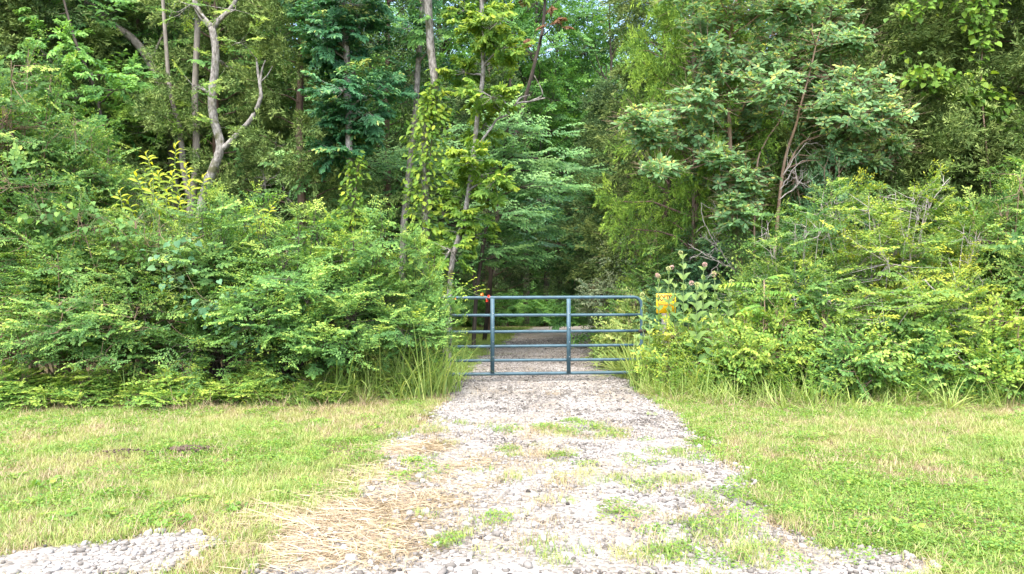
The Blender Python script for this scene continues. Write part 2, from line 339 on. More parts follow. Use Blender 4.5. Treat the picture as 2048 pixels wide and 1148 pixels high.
# ------------------------------------------------------------------ ground, gravel, stones
def terrain(x, y):
    x = np.asarray(x, float); y = np.asarray(y, float)
    z = .03 * (noise(x, y, .7, 3) - .5) * sm(3, 9, np.abs(x - .4) + np.maximum(0, 12 - y))
    return z - np.minimum(2.2, .006 * np.maximum(0, y - 24) ** 2 * .9) + .25 * sm(26, 60, y) * noise(x, y, .12, 5) + 9 * sm(46, 110, y)
def px_of(x, y): return CX + F * x / y, CY + F * H / y
def track(x, y):
    """how much gravel lies here, 0 to 1: the drive, flared towards the road, and two bare patches on its shoulder"""
    x = np.asarray(x, float); y = np.maximum(np.asarray(y, float), 2.0)
    ly = [0, 3.6, 4.2, 5.0, 5.6, 6.3, 7.4, 8.4, 9.5, 10.9, 14, 18, 23, 26, 30, 40]
    lx = [-1.3, -1.32, -1.28, -1.2, -1.2, -1.15, -1.12, -1.0, -.93, -.88, -.75, -.4, .1, .9, 4.5, 16]
    rx = [2.2, 1.95, 1.78, 1.75, 1.85, 1.88, 1.9, 1.95, 1.85, 1.85, 2.0, 2.3, 3.0, 4.0, 8, 19.5]
    n = (fbm(x, y, 2.2, 1) - .5) * .55
    a = np.interp(y, ly, lx); b = np.interp(y, ly, rx)
    m = np.minimum(sm(-.12, .22, x - a + n), sm(-.12, .22, b - x + n))
    for (cx, cy, rx_, ry_) in ((-2.3, 3.72, .55, .3), (-2.0, 4.0, .32, .17), (1.98, 3.72, .26, .24)):
        m = np.maximum(m, 1 - sm(.75, 1.15, np.hypot((x - cx) / rx_, (y - cy) / ry_) + n * .8))
    return m
xs = np.concatenate([np.linspace(-160, -14, 26), np.linspace(-13, 13, 131), np.linspace(14, 160, 26)]); ys = np.concatenate([np.linspace(-60, 0, 8), np.linspace(.5, 30, 148), np.linspace(31, 260, 60)])
X, Y = np.meshgrid(xs, ys); nx = len(xs)
i, j = np.meshgrid(np.arange(nx - 1), np.arange(len(ys) - 1)); k = j * nx + i
q = np.stack([k, k + 1, k + nx + 1, k + nx], -1).reshape(-1, 4)
m, n, out = mat('soil_and_litter'); L = n.links.new
tc = N(n, 'ShaderNodeTexCoord'); t1 = N(n, 'ShaderNodeTexNoise'); t1.inputs['Scale'].default_value = 3; t1.inputs['Detail'].default_value = 8; L(tc.outputs['Object'], t1.inputs[0])
t2 = N(n, 'ShaderNodeTexNoise'); t2.inputs['Scale'].default_value = 60; t2.inputs['Detail'].default_value = 6; L(tc.outputs['Object'], t2.inputs[0])
r1 = ramp(n, [(.3, (.13, .10, .06)), (.55, (.22, .18, .10)), (.75, (.18, .19, .07))]); L(t1.outputs[0], r1.inputs[0])
mx = N(n, 'ShaderNodeMix', data_type='RGBA', blend_type='MULTIPLY'); mx.inputs[0].default_value = .6; L(r1.outputs[0], mx.inputs[6]); L(t2.outputs[1], mx.inputs[7])
p = N(n, 'ShaderNodeBsdfPrincipled'); p.inputs['Roughness'].default_value = .95; p.inputs['Specular IOR Level'].default_value = .1; L(mx.outputs[2], p.inputs['Base Color'])
bp = N(n, 'ShaderNodeBump'); bp.inputs['Distance'].default_value = .03; L(t2.outputs[0], bp.inputs['Height']); L(bp.outputs[0], p.inputs['Normal']); L(p.outputs[0], out.inputs[0]); M['soil'] = m
put('ground', mesh('ground', np.stack([X.ravel(), Y.ravel(), terrain(X, Y).ravel()], -1), None, q, M['soil'], None, True), kind='structure')

m, n, out = mat('crushed_limestone'); L = n.links.new
tc = N(n, 'ShaderNodeTexCoord'); v = N(n, 'ShaderNodeTexVoronoi'); v.inputs['Scale'].default_value = 34; L(tc.outputs['Object'], v.inputs[0])
r1 = ramp(n, [(0, (.19, .178, .155)), (.5, (.28, .265, .238)), (1, (.37, .352, .325))]); sp = N(n, 'ShaderNodeSeparateColor'); L(v.outputs['Color'], sp.inputs[0]); L(sp.outputs[0], r1.inputs[0])
t1 = N(n, 'ShaderNodeTexNoise'); t1.inputs['Scale'].default_value = 1.6; t1.inputs['Detail'].default_value = 7; L(tc.outputs['Object'], t1.inputs[0])
r2 = ramp(n, [(.40, (1.0, 1.0, 1.0)), (.66, (.74, .67, .57))]); L(t1.outputs[0], r2.inputs[0])
mx = N(n, 'ShaderNodeMix', data_type='RGBA', blend_type='MULTIPLY'); mx.inputs[0].default_value = .8; L(r1.outputs[0], mx.inputs[6]); L(r2.outputs[0], mx.inputs[7])
p = N(n, 'ShaderNodeBsdfPrincipled'); p.inputs['Roughness'].default_value = .9; p.inputs['Specular IOR Level'].default_value = .2; L(mx.outputs[2], p.inputs['Base Color'])
bp = N(n, 'ShaderNodeBump'); bp.inputs['Distance'].default_value = .02; bp.invert = True; L(v.outputs['Distance'], bp.inputs['Height']); L(bp.outputs[0], p.inputs['Normal']); L(p.outputs[0], out.inputs[0]); M['gravel'] = m
gx = np.arange(-3.9, 12.0, .06); gy = np.concatenate([np.arange(2.2, 12, .06), np.arange(12.1, 40, .25)])
X, Y = np.meshgrid(gx, gy); nx = len(gx); tr = track(X, Y)
i, j = np.meshgrid(np.arange(nx - 1), np.arange(len(gy) - 1)); k = (j * nx + i).ravel(); tk = tr.ravel()
keep = (tk[k] + tk[k + 1] + tk[k + nx] + tk[k + nx + 1]) > 2.0; k = k[keep]
Z = terrain(X, Y) + .006 + .012 * tr + .008 * (noise(X, Y, 5, 4) - .5)
q = np.stack([k, k + 1, k + nx + 1, k + nx], -1)
used = np.unique(q); remap = np.zeros(X.size, int); remap[used] = np.arange(len(used))
drive = put('gravel_driveway', mesh('gravel_driveway', np.stack([X.ravel(), Y.ravel(), Z.ravel()], -1)[used], None, remap[q], M['gravel'], None, True), kind='structure')

ph = (1 + 5 ** .5) / 2
ICO = nz(A([(-1, ph, 0), (1, ph, 0), (-1, -ph, 0), (1, -ph, 0), (0, -1, ph), (0, 1, ph), (0, -1, -ph), (0, 1, -ph), (ph, 0, -1), (ph, 0, 1), (-ph, 0, -1), (-ph, 0, 1)], ))
ICT = A([(0, 11, 5), (0, 5, 1), (0, 1, 7), (0, 7, 10), (0, 10, 11), (1, 5, 9), (5, 11, 4), (11, 10, 2), (10, 7, 6), (7, 1, 8), (3, 9, 4), (3, 4, 2), (3, 2, 6), (3, 6, 8), (3, 8, 9), (4, 9, 5), (2, 4, 11), (6, 2, 10), (8, 6, 7), (9, 8, 1)])
M['stone'] = leafmat('limestone', [(0, (.045, .04, .035)), (.25, (.12, .109, .093)), (.6, (.22, .205, .183)), (1, (.36, .345, .32))], 0, .85, .25)
OCT = A([(1., 0, 0), (-1, 0, 0), (0, 1, 0), (0, -1, 0), (0, 0, 1), (0, 0, -1)]); OCF = A([(0, 2, 4), (2, 1, 4), (1, 3, 4), (3, 0, 4), (2, 0, 5), (1, 2, 5), (3, 1, 5), (0, 3, 5)])
def rocks(pos, size, tint, B_=ICO, T_=ICT):
    n = len(pos); nv = len(B_); v = B_[None] * (1 + rng.normal(0, .16, (n, nv, 1))) * rng.uniform(.65, 1.25, (n, 1, 3)) * A([1, 1, .72]) * size[:, None, None]
    a = rng.uniform(0, 2 * PI, n); c, s = np.cos(a)[:, None], np.sin(a)[:, None]
    v = np.stack([v[..., 0] * c - v[..., 1] * s, v[..., 0] * s + v[..., 1] * c, v[..., 2]], -1) + pos[:, None]
    return v.reshape(-1, 3), (T_[None] + (np.arange(n) * nv)[:, None, None]).reshape(-1, 3), np.repeat(tint, len(T_))
def sample_ground(n, x0, x1, y0, y1, prob):
    x = rng.uniform(x0, x1, n); y = rng.uniform(y0, y1, n); m = rng.random(n) < prob(x, y); return x[m], y[m]
gx, gy = sample_ground(135000, -3.8, 3.2, 3.1, 20.0, lambda x, y: (track(x, y) * (.35 + .65 * (fbm(x, y, 1.3, 8) > .42))) + .03 * sm(.0, .3, track(x, y)))
sz = rng.gamma(4.5, .0024, len(gx)).clip(.006, .045); ti = np.clip(rng.normal(.66, .21, len(gx)) - .26 * sm(.42, .62, fbm(gx, gy, .9, 33)), 0, 1)
pos = np.stack([gx, gy, terrain(gx, gy) + .016 + sz * .3], -1)
vis = sz / gy * (np.abs(gx) / gy < .72) * (gy > 3.65); order = np.argsort(-vis); big = order[:300]; rest = order[300:]
near = rest[pos[rest, 1] < 5.6]; far_ = rest[pos[rest, 1] >= 5.6]
v, t, tt = rocks(pos[near], sz[near], ti[near]); v2, t2, tt2 = rocks(pos[far_], sz[far_] * 1.15, ti[far_], OCT, OCF)
put('gravel', mesh('gravel', np.vstack([v, v2]), np.vstack([t, t2 + len(v)]), None, M['stone'], np.concatenate([tt, tt2])), drive, kind='stuff')
stones = []
for k in range(12):
    v, t, tt = rocks(np.zeros((1, 3)), A([1.0]), A([.35 + .055 * k])); stones.append(mesh('stone', v, t, None, M['stone'], tt))
for k in big:
    o = put('stone', stones[rng.integers(12)], drive, pos[k]); o.scale = (sz[k],) * 3; o.rotation_euler = (rng.normal(0, .2), rng.normal(0, .2), rng.uniform(0, 6.28))

# ------------------------------------------------------------------ grass
def blades(n, rad, h, bend, width, tint, lean=.35, seg=3):
    """a tuft of grass blades round the origin"""
    a = rng.uniform(0, 2 * PI, n); r = rad * np.sqrt(rng.random(n)); b = np.stack([r * np.cos(a), r * np.sin(a), np.zeros(n)], -1)
    th = rng.uniform(0, 2 * PI, n); out = np.stack([np.cos(th), np.sin(th), np.zeros(n)], -1); sd = np.stack([-np.sin(th), np.cos(th), np.zeros(n)], -1)
    hh = h * rng.uniform(.5, 1.2, n); ln = lean * rng.uniform(0, 1.3, n); be = bend * rng.uniform(.3, 1.4, n); w = width * rng.uniform(.7, 1.3, n)
    pts = [];
    for i in range(seg + 1):
        f = i / seg; ang = ln + be * f
        p = b if i == 0 else pts[-1][0] + (out * np.sin(ang)[:, None] + A([0, 0, 1]) * np.cos(ang)[:, None]) * (hh / seg)[:, None]
        pts.append((p, w * (1 - f) ** .6 * .5))
    v = []; 
    for i, (p, ww) in enumerate(pts):
        if i == seg: v.append(p[:, None])
        else: v.append(np.stack([p - sd * ww[:, None], p + sd * ww[:, None]], 1))
    v = np.concatenate(v, 1); nv = v.shape[1]; f = []
    for i in range(seg - 1): a_ = 2 * i; f += [(a_, a_ + 1, a_ + 3), (a_, a_ + 3, a_ + 2)]
    f.append((2 * seg - 2, 2 * seg - 1, 2 * seg)); f = A(f)
    t = np.clip(rng.normal(tint, .2, n), 0, 1)
    return v.reshape(-1, 3), (f[None] + (np.arange(n) * nv)[:, None, None]).reshape(-1, 3), np.repeat(t, len(f))
def proto(name, g, material):
    me = mesh(name, g[0], g[1], None, material, g[2]) if isinstance(g, tuple) else g.mesh(name, material)
    return bpy.data.objects.new(name, me)
def scatter(name, protos, pos, rot, scl, idx=None):
    """uncountable ground cover: tufts instanced on points"""
    me = bpy.data.meshes.new(name); n = len(pos); me.vertices.add(n); me.vertices.foreach_set('co', np.asarray(pos, np.float32).ravel())
    a = me.attributes.new('rot', 'FLOAT_VECTOR', 'POINT'); a.data.foreach_set('vector', np.asarray(rot, np.float32).ravel())
    a = me.attributes.new('scl', 'FLOAT_VECTOR', 'POINT'); a.data.foreach_set('vector', np.asarray(scl, np.float32).ravel())
    a = me.attributes.new('pick', 'INT', 'POINT'); a.data.foreach_set('value', np.asarray(idx if idx is not None else rng.integers(0, len(protos), n), np.int32))
    o = put(name, me, kind='stuff')
    ng = bpy.data.node_groups.new(name, 'GeometryNodeTree'); ng.interface.new_socket('Geometry', in_out='INPUT', socket_type='NodeSocketGeometry'); ng.interface.new_socket('Geometry', in_out='OUTPUT', socket_type='NodeSocketGeometry')
    gi = ng.nodes.new('NodeGroupInput'); go = ng.nodes.new('NodeGroupOutput'); ip = ng.nodes.new('GeometryNodeInstanceOnPoints'); jn = ng.nodes.new('GeometryNodeJoinGeometry')
    for pr in protos:
        oi = ng.nodes.new('GeometryNodeObjectInfo'); oi.inputs['Object'].default_value = pr; oi.inputs['As Instance'].default_value = True; ng.links.new(oi.outputs['Geometry'], jn.inputs[0])
    def attr(nm, ty):
        q = ng.nodes.new('GeometryNodeInputNamedAttribute'); q.data_type = ty; q.inputs[0].default_value = nm; return q.outputs[0]
    ip.inputs['Pick Instance'].default_value = True
    ng.links.new(gi.outputs[0], ip.inputs['Points']); ng.links.new(jn.outputs[0], ip.inputs['Instance']); ng.links.new(attr('pick', 'INT'), ip.inputs['Instance Index'])
    ng.links.new(attr('rot', 'FLOAT_VECTOR'), ip.inputs['Rotation']); ng.links.new(attr('scl', 'FLOAT_VECTOR'), ip.inputs['Scale']); ng.links.new(ip.outputs[0], go.inputs[0])
    md = o.modifiers.new('scatter', 'NODES'); md.node_group = ng
    return o
def strew(name, protos, x, y, s0, s1, sink=.0, tilt=.12):
    n = len(x); s = rng.uniform(s0, s1, n)
    return scatter(name, protos, np.stack([x, y, terrain(x, y) - sink + .01 * track(x, y)], -1), np.stack([rng.normal(0, tilt, n), rng.normal(0, tilt, n), rng.uniform(0, 6.28, n)], -1), np.stack([s, s, s * rng.uniform(.75, 1.25, n)], -1))
def clover(n, rad, hgt, ll, tint):
    a = rng.uniform(0, 2 * PI, n); r = rad * np.sqrt(rng.random(n)); z = hgt * rng.uniform(.3, 1, n) * (1.1 - .6 * (r / rad) ** 2)
    th = rng.uniform(0, 2 * PI, n)
    Lf = dict(b=np.stack([r * np.cos(a), r * np.sin(a), z], -1), d=nz(np.stack([np.cos(th), np.sin(th), rng.normal(.1, .3, n)], -1)), n=nz(A([0, 0, 1.]) + rng.normal(0, .35, (n, 3))), l=ll * rng.uniform(.6, 1.3, n), w=ll * .6 * rng.uniform(.6, 1.3, n), t=np.clip(rng.normal(tint, .2, n), 0, 1))
    return Geo().leaves(Lf, 'diamond')
PR = {
    'green': [proto('green_tuft', blades(64, .11, .075, .9, .0048, .5), M['grass']) for _ in range(5)],
    'yellow': [proto('yellow_tuft', blades(60, .11, .07, 1.0, .0048, .5, .5), M['grass_yellow']) for _ in range(5)],
    'dry': [proto('dry_tuft', blades(40, .13, .10, .9, .0044, .5, 1.2), M['dry']) for _ in range(5)],
    'clover': [proto('clover_patch', clover(130, .13, .055, .022, .5), M['weed']) for _ in range(4)],
    'tall': [proto('tall_tuft', blades(34, .10, .42, 1.1, .011, .6, .35, 4), M['grass']) for _ in range(5)],
    'tall_dry': [proto('tall_dry_tuft', blades(26, .10, .32, 1.2, .007, .5, .6, 4), M['dry']) for _ in range(4)],
}
BW = [proto('broadleaf_weed', clover(38, .10, .05, .05, .45), M['weed']) for _ in range(4)]
free = lambda x, y: 1 - sm(.2, .75, track(x, y))
edge = lambda x: np.interp(x, [-9, -4.5, -2, -1.05, 1.9, 2.2, 3.2, 9], [8.3, 8.5, 8.8, 9.6, 9.6, 9.1, 8.7, 8.5])     # where the bushes begin
def spots(x, y, lst):
    """soft patches given by their centre and half size on the ground as the photo shows them"""
    u, v = px_of(x, np.maximum(y, 2)); m = np.zeros(np.shape(u))
    for cx, cy, a, b in lst: m = np.maximum(m, np.exp(-(((u - cx) / a) ** 2 + ((v - cy) / b) ** 2)))
    return m
ON = [(1300, 1050, 260, 50), (1130, 1085, 180, 40), (1040, 912, 90, 16), (820, 955, 40, 18), (610, 992, 60, 16), (1160, 865, 110, 14), (1340, 908, 60, 14), (1480, 1020, 150, 36), (920, 1090, 60, 18), (1450, 1120, 200, 30), (1020, 1040, 80, 18), (700, 930, 90, 30), (480, 1110, 90, 40), (860, 870, 60, 22), (1200, 960, 200, 20)]
STRAW = [(850, 965, 110, 26), (900, 935, 90, 14), (720, 1050, 150, 40), (640, 1110, 130, 40), (800, 1010, 150, 30), (780, 1100, 120, 26), (960, 975, 60, 14), (830, 900, 70, 14), (850, 840, 60, 10), (1080, 830, 90, 8)]
def lawnp(o, s, lo, hi, on=.5, base=.0):
    def f(x, y):
        st = 1 - .9 * np.clip(1.6 * spots(x, y, STRAW), 0, 1)
        return np.maximum(base, sm(lo, hi, fbm(x, y, s, o))) * np.maximum(free(x, y) * st, on * spots(x, y, ON) * sm(.32, .58, fbm(x, y, 3.2, 90))) * (y < edge(x) + .4)
    return f
band = lambda x, y, c, w: np.exp(-((y - c) / w) ** 2)
x, y = sample_ground(16000, -9, 9, 3.0, 9.4, lawnp(20, .8, .34, .58, .6, .12)); strew('lawn_grass', PR['green'], x, y, .55, 1.1)
x, y = sample_ground(15000, -9, 9, 3.0, 9.4, lawnp(30, .6, .3, .6, .35, .2)); strew('yellow_grass', PR['yellow'], x, y, .55, 1.1)
x, y = sample_ground(22000, -9, 9, 3.0, 9.7, lambda x, y: np.maximum(lawnp(40, .9, .32, .62, .8, .15)(x, y), .9 * sm(-1.2, -.2, y - edge(x)) * free(x, y)) + .05 * (track(x, y) > .3) * sm(.5, .7, fbm(x, y, 1.1, 60)) * 3); strew('dry_grass', PR['dry'], x, y, .5, 1.1)
x, y = sample_ground(9000, -9, 9, 3.0, 9.0, lambda x, y: np.maximum(lawnp(50, .9, .46, .6, .6)(x, y), .55 * (x > 1.5) * band(x, y, 5.3, 1.0) * free(x, y))); strew('clover', PR['clover'], x, y, .6, 1.2)
x, y = sample_ground(1500, -9, 9, 3.0, 9.0, lambda x, y: np.maximum(.16 * sm(.5, .7, fbm(x, y, 1.2, 110)), .8 * spots(x, y, [(430, 915, 120, 22), (200, 1000, 160, 40), (120, 1100, 90, 40), (480, 1090, 80, 40), (800, 845, 60, 14)])) * free(x, y)); strew('taller_lawn_grass', PR['tall'], x, y, .18, .42, .01, .2)
x, y = sample_ground(900, -9, 9, 3.0, 9.0, lambda x, y: (.35 * sm(.5, .68, fbm(x, y, 1.6, 120)) + .5 * spots(x, y, [(560, 1010, 60, 16), (450, 1030, 90, 25), (820, 955, 40, 16), (1740, 1085, 60, 16)])) * np.maximum(free(x, y), .3)); strew('broadleaf_weeds', BW, x, y, .6, 1.3, .0, .15)
# loose straw raked over the near left side of the drive
x, y = sample_ground(140000, -2.2, 1.2, 3.2, 6.8, lambda x, y: np.clip(1.15 * spots(x, y, STRAW) - .06, 0, 1) * (.15 + .85 * sm(.3, .55, fbm(x, y, 2.6, 70))))
n_ = len(x); th = rng.normal(.25, .95, n_) + PI * (rng.random(n_) < .5); ln = rng.gamma(3, .045, n_).clip(.04, .4); b = np.stack([x, y, .018 + .018 * rng.random(n_) * spots(x, y, STRAW)], -1)
d = np.stack([np.cos(th), np.sin(th), rng.normal(0, .12, n_)], -1); sd = np.stack([-np.sin(th), np.cos(th), np.zeros(n_)], -1); wd = rng.uniform(.0011, .0025, n_)[:, None]
mid = b + d * ln[:, None] * .5 + sd * rng.normal(0, .13, (n_, 1)) * ln[:, None] + A([0, 0, 1]) * rng.uniform(0, .05, (n_, 1)) * ln[:, None]; e = b + d * ln[:, None]; e[:, 2] = np.maximum(e[:, 2], .016)
v = np.stack([b - sd * wd, b + sd * wd, mid - sd * wd + A([0, 0, .002]), mid + sd * wd, e], 1).reshape(-1, 3); f = A([(0, 1, 3), (0, 3, 2), (2, 3, 4)])[None] + (np.arange(n_) * 5)[:, None, None]
put('straw_litter', mesh('straw_litter', v, f.reshape(-1, 3), None, M['straw'], np.repeat(np.clip(rng.normal(.55, .25, n_), 0, 1), 3)), kind='stuff')

# @@PLANTS
# ------------------------------------------------------------------ gate, posts, sign
GY = lambda px: 10.76 + .3 * (px - 830) / 453                      # the gate stands slightly askew
def gp(px, py): return P(px, py, GY(px))
M['gate'] = plain('blue_green_gate_paint', (.042, .088, .110), .5, .1, .4, .25, 9)
M['gate_scuff'] = plain('bare_galvanised_metal', (.42, .44, .45), .45, .6, .5, .15)
gate = thing('tube_gate', 'closed blue-green tubular steel farm gate across the gravel driveway', 'gate', gp(1056, 764))
B = A(gate.location)
def rect_loop():
    tl, tr_, br, bl = gp(830, 596), gp(1283, 594), gp(1283, 744.5), gp(830, 749.5); out = []; r = .13
    for a, b, c in ((bl, tl, tr_), (tl, tr_, br), (tr_, br, bl), (br, bl, tl)):
        d0, d1 = nz(a - b), nz(c - b)
        for f in np.linspace(0, 1, 7): out.append(b + d0 * r * (1 - math.sin(f * PI / 2)) + d1 * r * (1 - math.cos(f * PI / 2)))
    out.append(out[0]); return A(out)
put('frame', Geo().tube(rect_loop() - B, .026, 14, False).mesh('frame', M['gate'], True), gate)
for (l, r) in ((631, 629.5), (664.5, 661.5), (694, 690), (722, 718.5)):
    put('rail', Geo().tube(np.linspace(gp(832, l), gp(1282, r), 9) - B + A([0, 0, 0]) , .023, 12).mesh('rail', M['gate'], True), gate)
for px in (985, 1137):
    t_, b_ = gp(px, 597) - B, gp(px, 746) - B
    g = Geo().box((b_[0] - .031, b_[1] - .038, b_[2]), (b_[0] + .031, b_[1] - .016, t_[2])); up = put('upright', g.mesh('upright', M['gate']), gate)
    for f in (.22, .42, .61, .8):
        c = b_ * (1 - f) + t_ * f; put('weld_spot', Geo().tube([c + A([.012, -.043, 0]), c + A([.012, -.036, 0])], .006, 8).mesh('weld_spot', M['gate_scuff']), up)
lt = gp(1283, 661) - B
put('latch', Geo().box((lt[0] - .05, lt[1] - .04, lt[2] - .03), (lt[0] + .06, lt[1] + .03, lt[2] + .02)).mesh('latch', M['bark_dark']), gate)
ch = [lt + A([.02 + .12 * f, -.05 + .02 * math.sin(9 * f), -.02 - .35 * f * (1 - f) * 1.2]) for f in np.linspace(0, 1, 15)]
put('chain', Geo().tube(ch, .007, 6).mesh('chain', M['gate_scuff']), gate)
for px in (832, ): pass
for f_, side in ((640, 0), (725, 0)):
    c = gp(830, f_) - B; put('hinge', Geo().tube([c + A([-.09, .03, 0]), c + A([.03, 0, 0])], .014, 8).mesh('hinge', M['gate_scuff']), gate)
def post(px, D, h, r, label):
    b = P(px, 0, D); b[2] = terrain(b[0], b[1]); t = thing('gate_post', label, 'post', b)
    z = np.linspace(-.1, h, 9); pts = np.stack([.012 * np.sin(z * 2), .01 * np.cos(z * 3), z], -1)
    put('post_shaft', Geo().tube(pts, r * np.linspace(1.05, .95, 9), 12, True, .08).mesh('post_shaft', M['post']), t); return t
post(893, 11.25, 1.38, .075, 'weathered round wooden gate post half hidden behind the leafy hedge end')
post(1330, 10.9, 1.36, .07, 'weathered round wooden gate post behind the yellow sign')
M['sign'] = plain('yellow_sign_plate', (.95, .52, .01), .45, var=.08, vscale=12); M['ink'] = plain('black_ink', (.015, .013, .012), .6)
sb = P(1332, 607, 10.62); sign = thing('posted_sign', 'yellow square sign reading POSTED in black above the weeds by the gate', 'sign', sb)
sh = .15
put('plate', Geo().box((-sh, -.002, -sh), (sh, .002, sh)).mesh('plate', M['sign']), sign)
fc = bpy.data.curves.new('posted_lettering', 'FONT'); fc.body = 'POSTED'; fc.size = .112; fc.align_x = 'CENTER'; fc.extrude = .0006; fc.offset = .0038; fc.materials.append(M['ink'])
fo_ = bpy.data.objects.new('lettering_curve', fc); COL.objects.link(fo_); bpy.context.view_layer.update()
lm = bpy.data.meshes.new_from_object(fo_.evaluated_get(bpy.context.evaluated_depsgraph_get())); COL.objects.unlink(fo_); bpy.data.objects.remove(fo_)
fo = put('lettering', lm, sign, (0, -.0045, .045)); fo.rotation_euler = (PI / 2, 0, 0); fo.scale = (.68, 1.05, 1)
for k, (z, w, h) in enumerate(((.022, .075, .009), (-.004, .125, .007), (-.019, .125, .007), (-.034, .11, .007))):
    put('print_line', Geo().box((-w, -.0034, z - h / 2), (w, -.0024, z + h / 2)).mesh('print_line', M['ink']), sign)
for x_ in (-.12, .12): put('nail_head', Geo().tube([(x_, -.006, .135), (x_, -.002, .135)], .006, 8).mesh('nail_head', M['gate_scuff']), sign)

# ------------------------------------------------------------------ shrubs
def shrub_proto(name, kind, material, bark, h=2.6, rx=1.1, ry=.9, nclump=26, per=26, seed_up=.5, shape='diamond', scale=1.0, arch=1.0, low=.1, mixed=None):
    """a bush of arching stems with leafy sprays; returns stem and foliage meshes"""
    cl = []; w = Geo()
    for i in range(nclump):
        a = i * 2.4 + rng.uniform(-.4, .4); f = rng.random() ** .7; z = h * (low + (1 - low) * rng.random() ** .8); prof = math.sqrt(max(.12, 1 - (max(0, z / h - .35) / .68) ** 2))
        c = A([math.cos(a) * rx * f * prof, math.sin(a) * ry * f * prof, z * .93]); r = rng.uniform(.22, .42) * min(1, h / 2)
        cl.append((c, (r * 1.2, r * 1.1, r * .75), per))
        base = A([rng.normal(0, .16), rng.normal(0, .16), -.05]); mid = A([c[0] * .35, c[1] * .35, z * .6]) + rng.normal(0, .05, 3)
        w.tube(smooth_line([base, mid, c + A([0, 0, .1])], 3), np.linspace(.017, .006, 7), 5, False)
    for i in range(16):                                         # long shoots that stick out of the top
        a = rng.uniform(0, 6.28); c = A([math.cos(a) * rx * rng.uniform(.1, .8), math.sin(a) * ry * .6, h * rng.uniform(.85, 1.22)]); cl.append((c, (.10, .10, .26), per // 3))
        w.tube([c * A([.5, .5, .5]), c * A([.8, .8, .8]), c + A([0, 0, .2])], [.01, .007, .004], 4, False)
    for i in range(12):                                         # side shoots arching out and down
        a = rng.uniform(0, 6.28); z = h * rng.uniform(.45, .8); p = limb_pts((math.cos(a) * rx * .5, math.sin(a) * ry * .5, z), (math.cos(a) * rx * 1.15, math.sin(a) * ry * 1.2, z * rng.uniform(.7, 1.0)), 5, .16, .03); w.tube(p, np.linspace(.008, .003, 5), 4, False)
        for c in p[2:]: cl.append((c, (.12, .12, .08), per // 4))
    g, tw = foliage(name, kind, cl, material, shape, scale, toplit_tint=.3, tint=-.02)
    w.add(np.concatenate(tw.v), None, np.concatenate(tw.q))
    if mixed:                                                    # bramble and vine leaves threaded through
        c2 = [(c[0] + rng.normal(0, .12, 3), c[1], 5) for c in cl[::3]]; g2, tw2 = foliage(name, mixed, c2, material, 'oval', .8, tint=-.1); g.add(np.concatenate(g2.v), np.concatenate(g2.t), None, np.concatenate(g2.tt))
    for i in range(14):                                          # dead inner twigs
        p0 = A([rng.normal(0, rx * .4), rng.normal(0, ry * .4), h * rng.uniform(.05, .5)]); w.tube(limb_pts(p0, p0 + A([rng.normal(0, .4), rng.normal(0, .4), rng.uniform(.1, .7)]), 5, .05, .06), np.linspace(.008, .003, 5), 4, False)
    return w.mesh('stems', bark), g.mesh('foliage', material)
PROTO = {}
def proto_shrub(key, *a, **k): PROTO[key] = shrub_proto(key, *a, **k)
proto_shrub('privet', 'privet', M['shrub'], M['bark_twig'], 3.1, 1.0, .85, 30, 19, low=.27, mixed='bramble')
proto_shrub('privet_low', 'privet', M['shrub'], M['bark_twig'], 2.1, 1.15, .85, 28, 19, low=.24, mixed='bramble')
proto_shrub('locust', 'locust', M['shrub'], M['bark_dark'], 2.35, 1.15, .9, 28, 17, low=.27, mixed='bramble')
proto_shrub('olive', 'olive', M['shrub_yellow'], M['dead_wood'], 2.4, 1.2, .9, 28, 16, low=.25, mixed='bramble')
proto_shrub('bramble', 'bramble', M['weed'], M['bark_twig'], 1.0, .75, .55, 18, 16, low=.15)
def shrub(key, px, D, label, sx=1, sz=1, rot=0, cat='shrub', name=None, mats=None, group=None, sy=None):
    b = P(px, 0, D); b[2] = float(terrain(b[0], b[1])) - .02
    t = thing(name or 'leafy_shrub', label, cat, b, group); t.rotation_euler = (0, 0, rot); t.scale = (sx, sy or sx, sz)
    for nm, me in zip(('stem', 'foliage'), PROTO[key]):
        o = put(nm, me, t)
        if nm == 'foliage': o['kind'] = 'stuff'
        if mats and nm in mats: o.material_slots[0].link = 'OBJECT'; o.material_slots[0].material = M[mats[nm]]
    return t
def top_z(py, D): return H - (py - CY) / F * D
HEDGE = 'shrubs of the tangled hedge beside the gate'
shrub('privet', 20, 9.9, 'tallest bushy shrub at the far left edge of the hedge', 1.1, 1.3, .3, group=HEDGE)
shrub('privet', 150, 10.4, 'tall small-leaved shrub next to the far left hedge bush', 1.0, 1.08, 1.7, group=HEDGE)
shrub('privet_low', 130, 9.3, 'low front shrub at the left foot of the hedge', .9, .85, 2.2, group=HEDGE)
shrub('privet_low', 300, 9.6, 'rounded shrub in the hedge below the yellow-leaved sapling', .95, .93, 4.0, group=HEDGE)
shrub('locust', 430, 9.7, 'dense green shrub in the hedge left of the two cedar trunks', .9, .88, .9, group=HEDGE)
shrub('locust', 585, 9.75, 'broad green shrub in the middle of the hedge with drooping sprays', 1.0, .85, 2.7, group=HEDGE)
shrub('locust', 700, 9.9, 'feathery green shrub second from the gate in the hedge', .95, .80, 5.0, group=HEDGE)
shrub('locust', 838, 10.2, 'feathery shrub at the gate end of the hedge', .46, .72, 3.4, group=HEDGE)
shrub('privet', -110, 9.6, 'tall shrub running out of the picture at the left', 1.0, 1.1, 1.0, group=HEDGE)
shrub('privet_low', 420, 11.3, 'bushy shrub behind the hedge at the foot of the forked grey tree', 1.0, .92, 1.3, group=HEDGE, mats={'foliage': 'shrub_blue'})
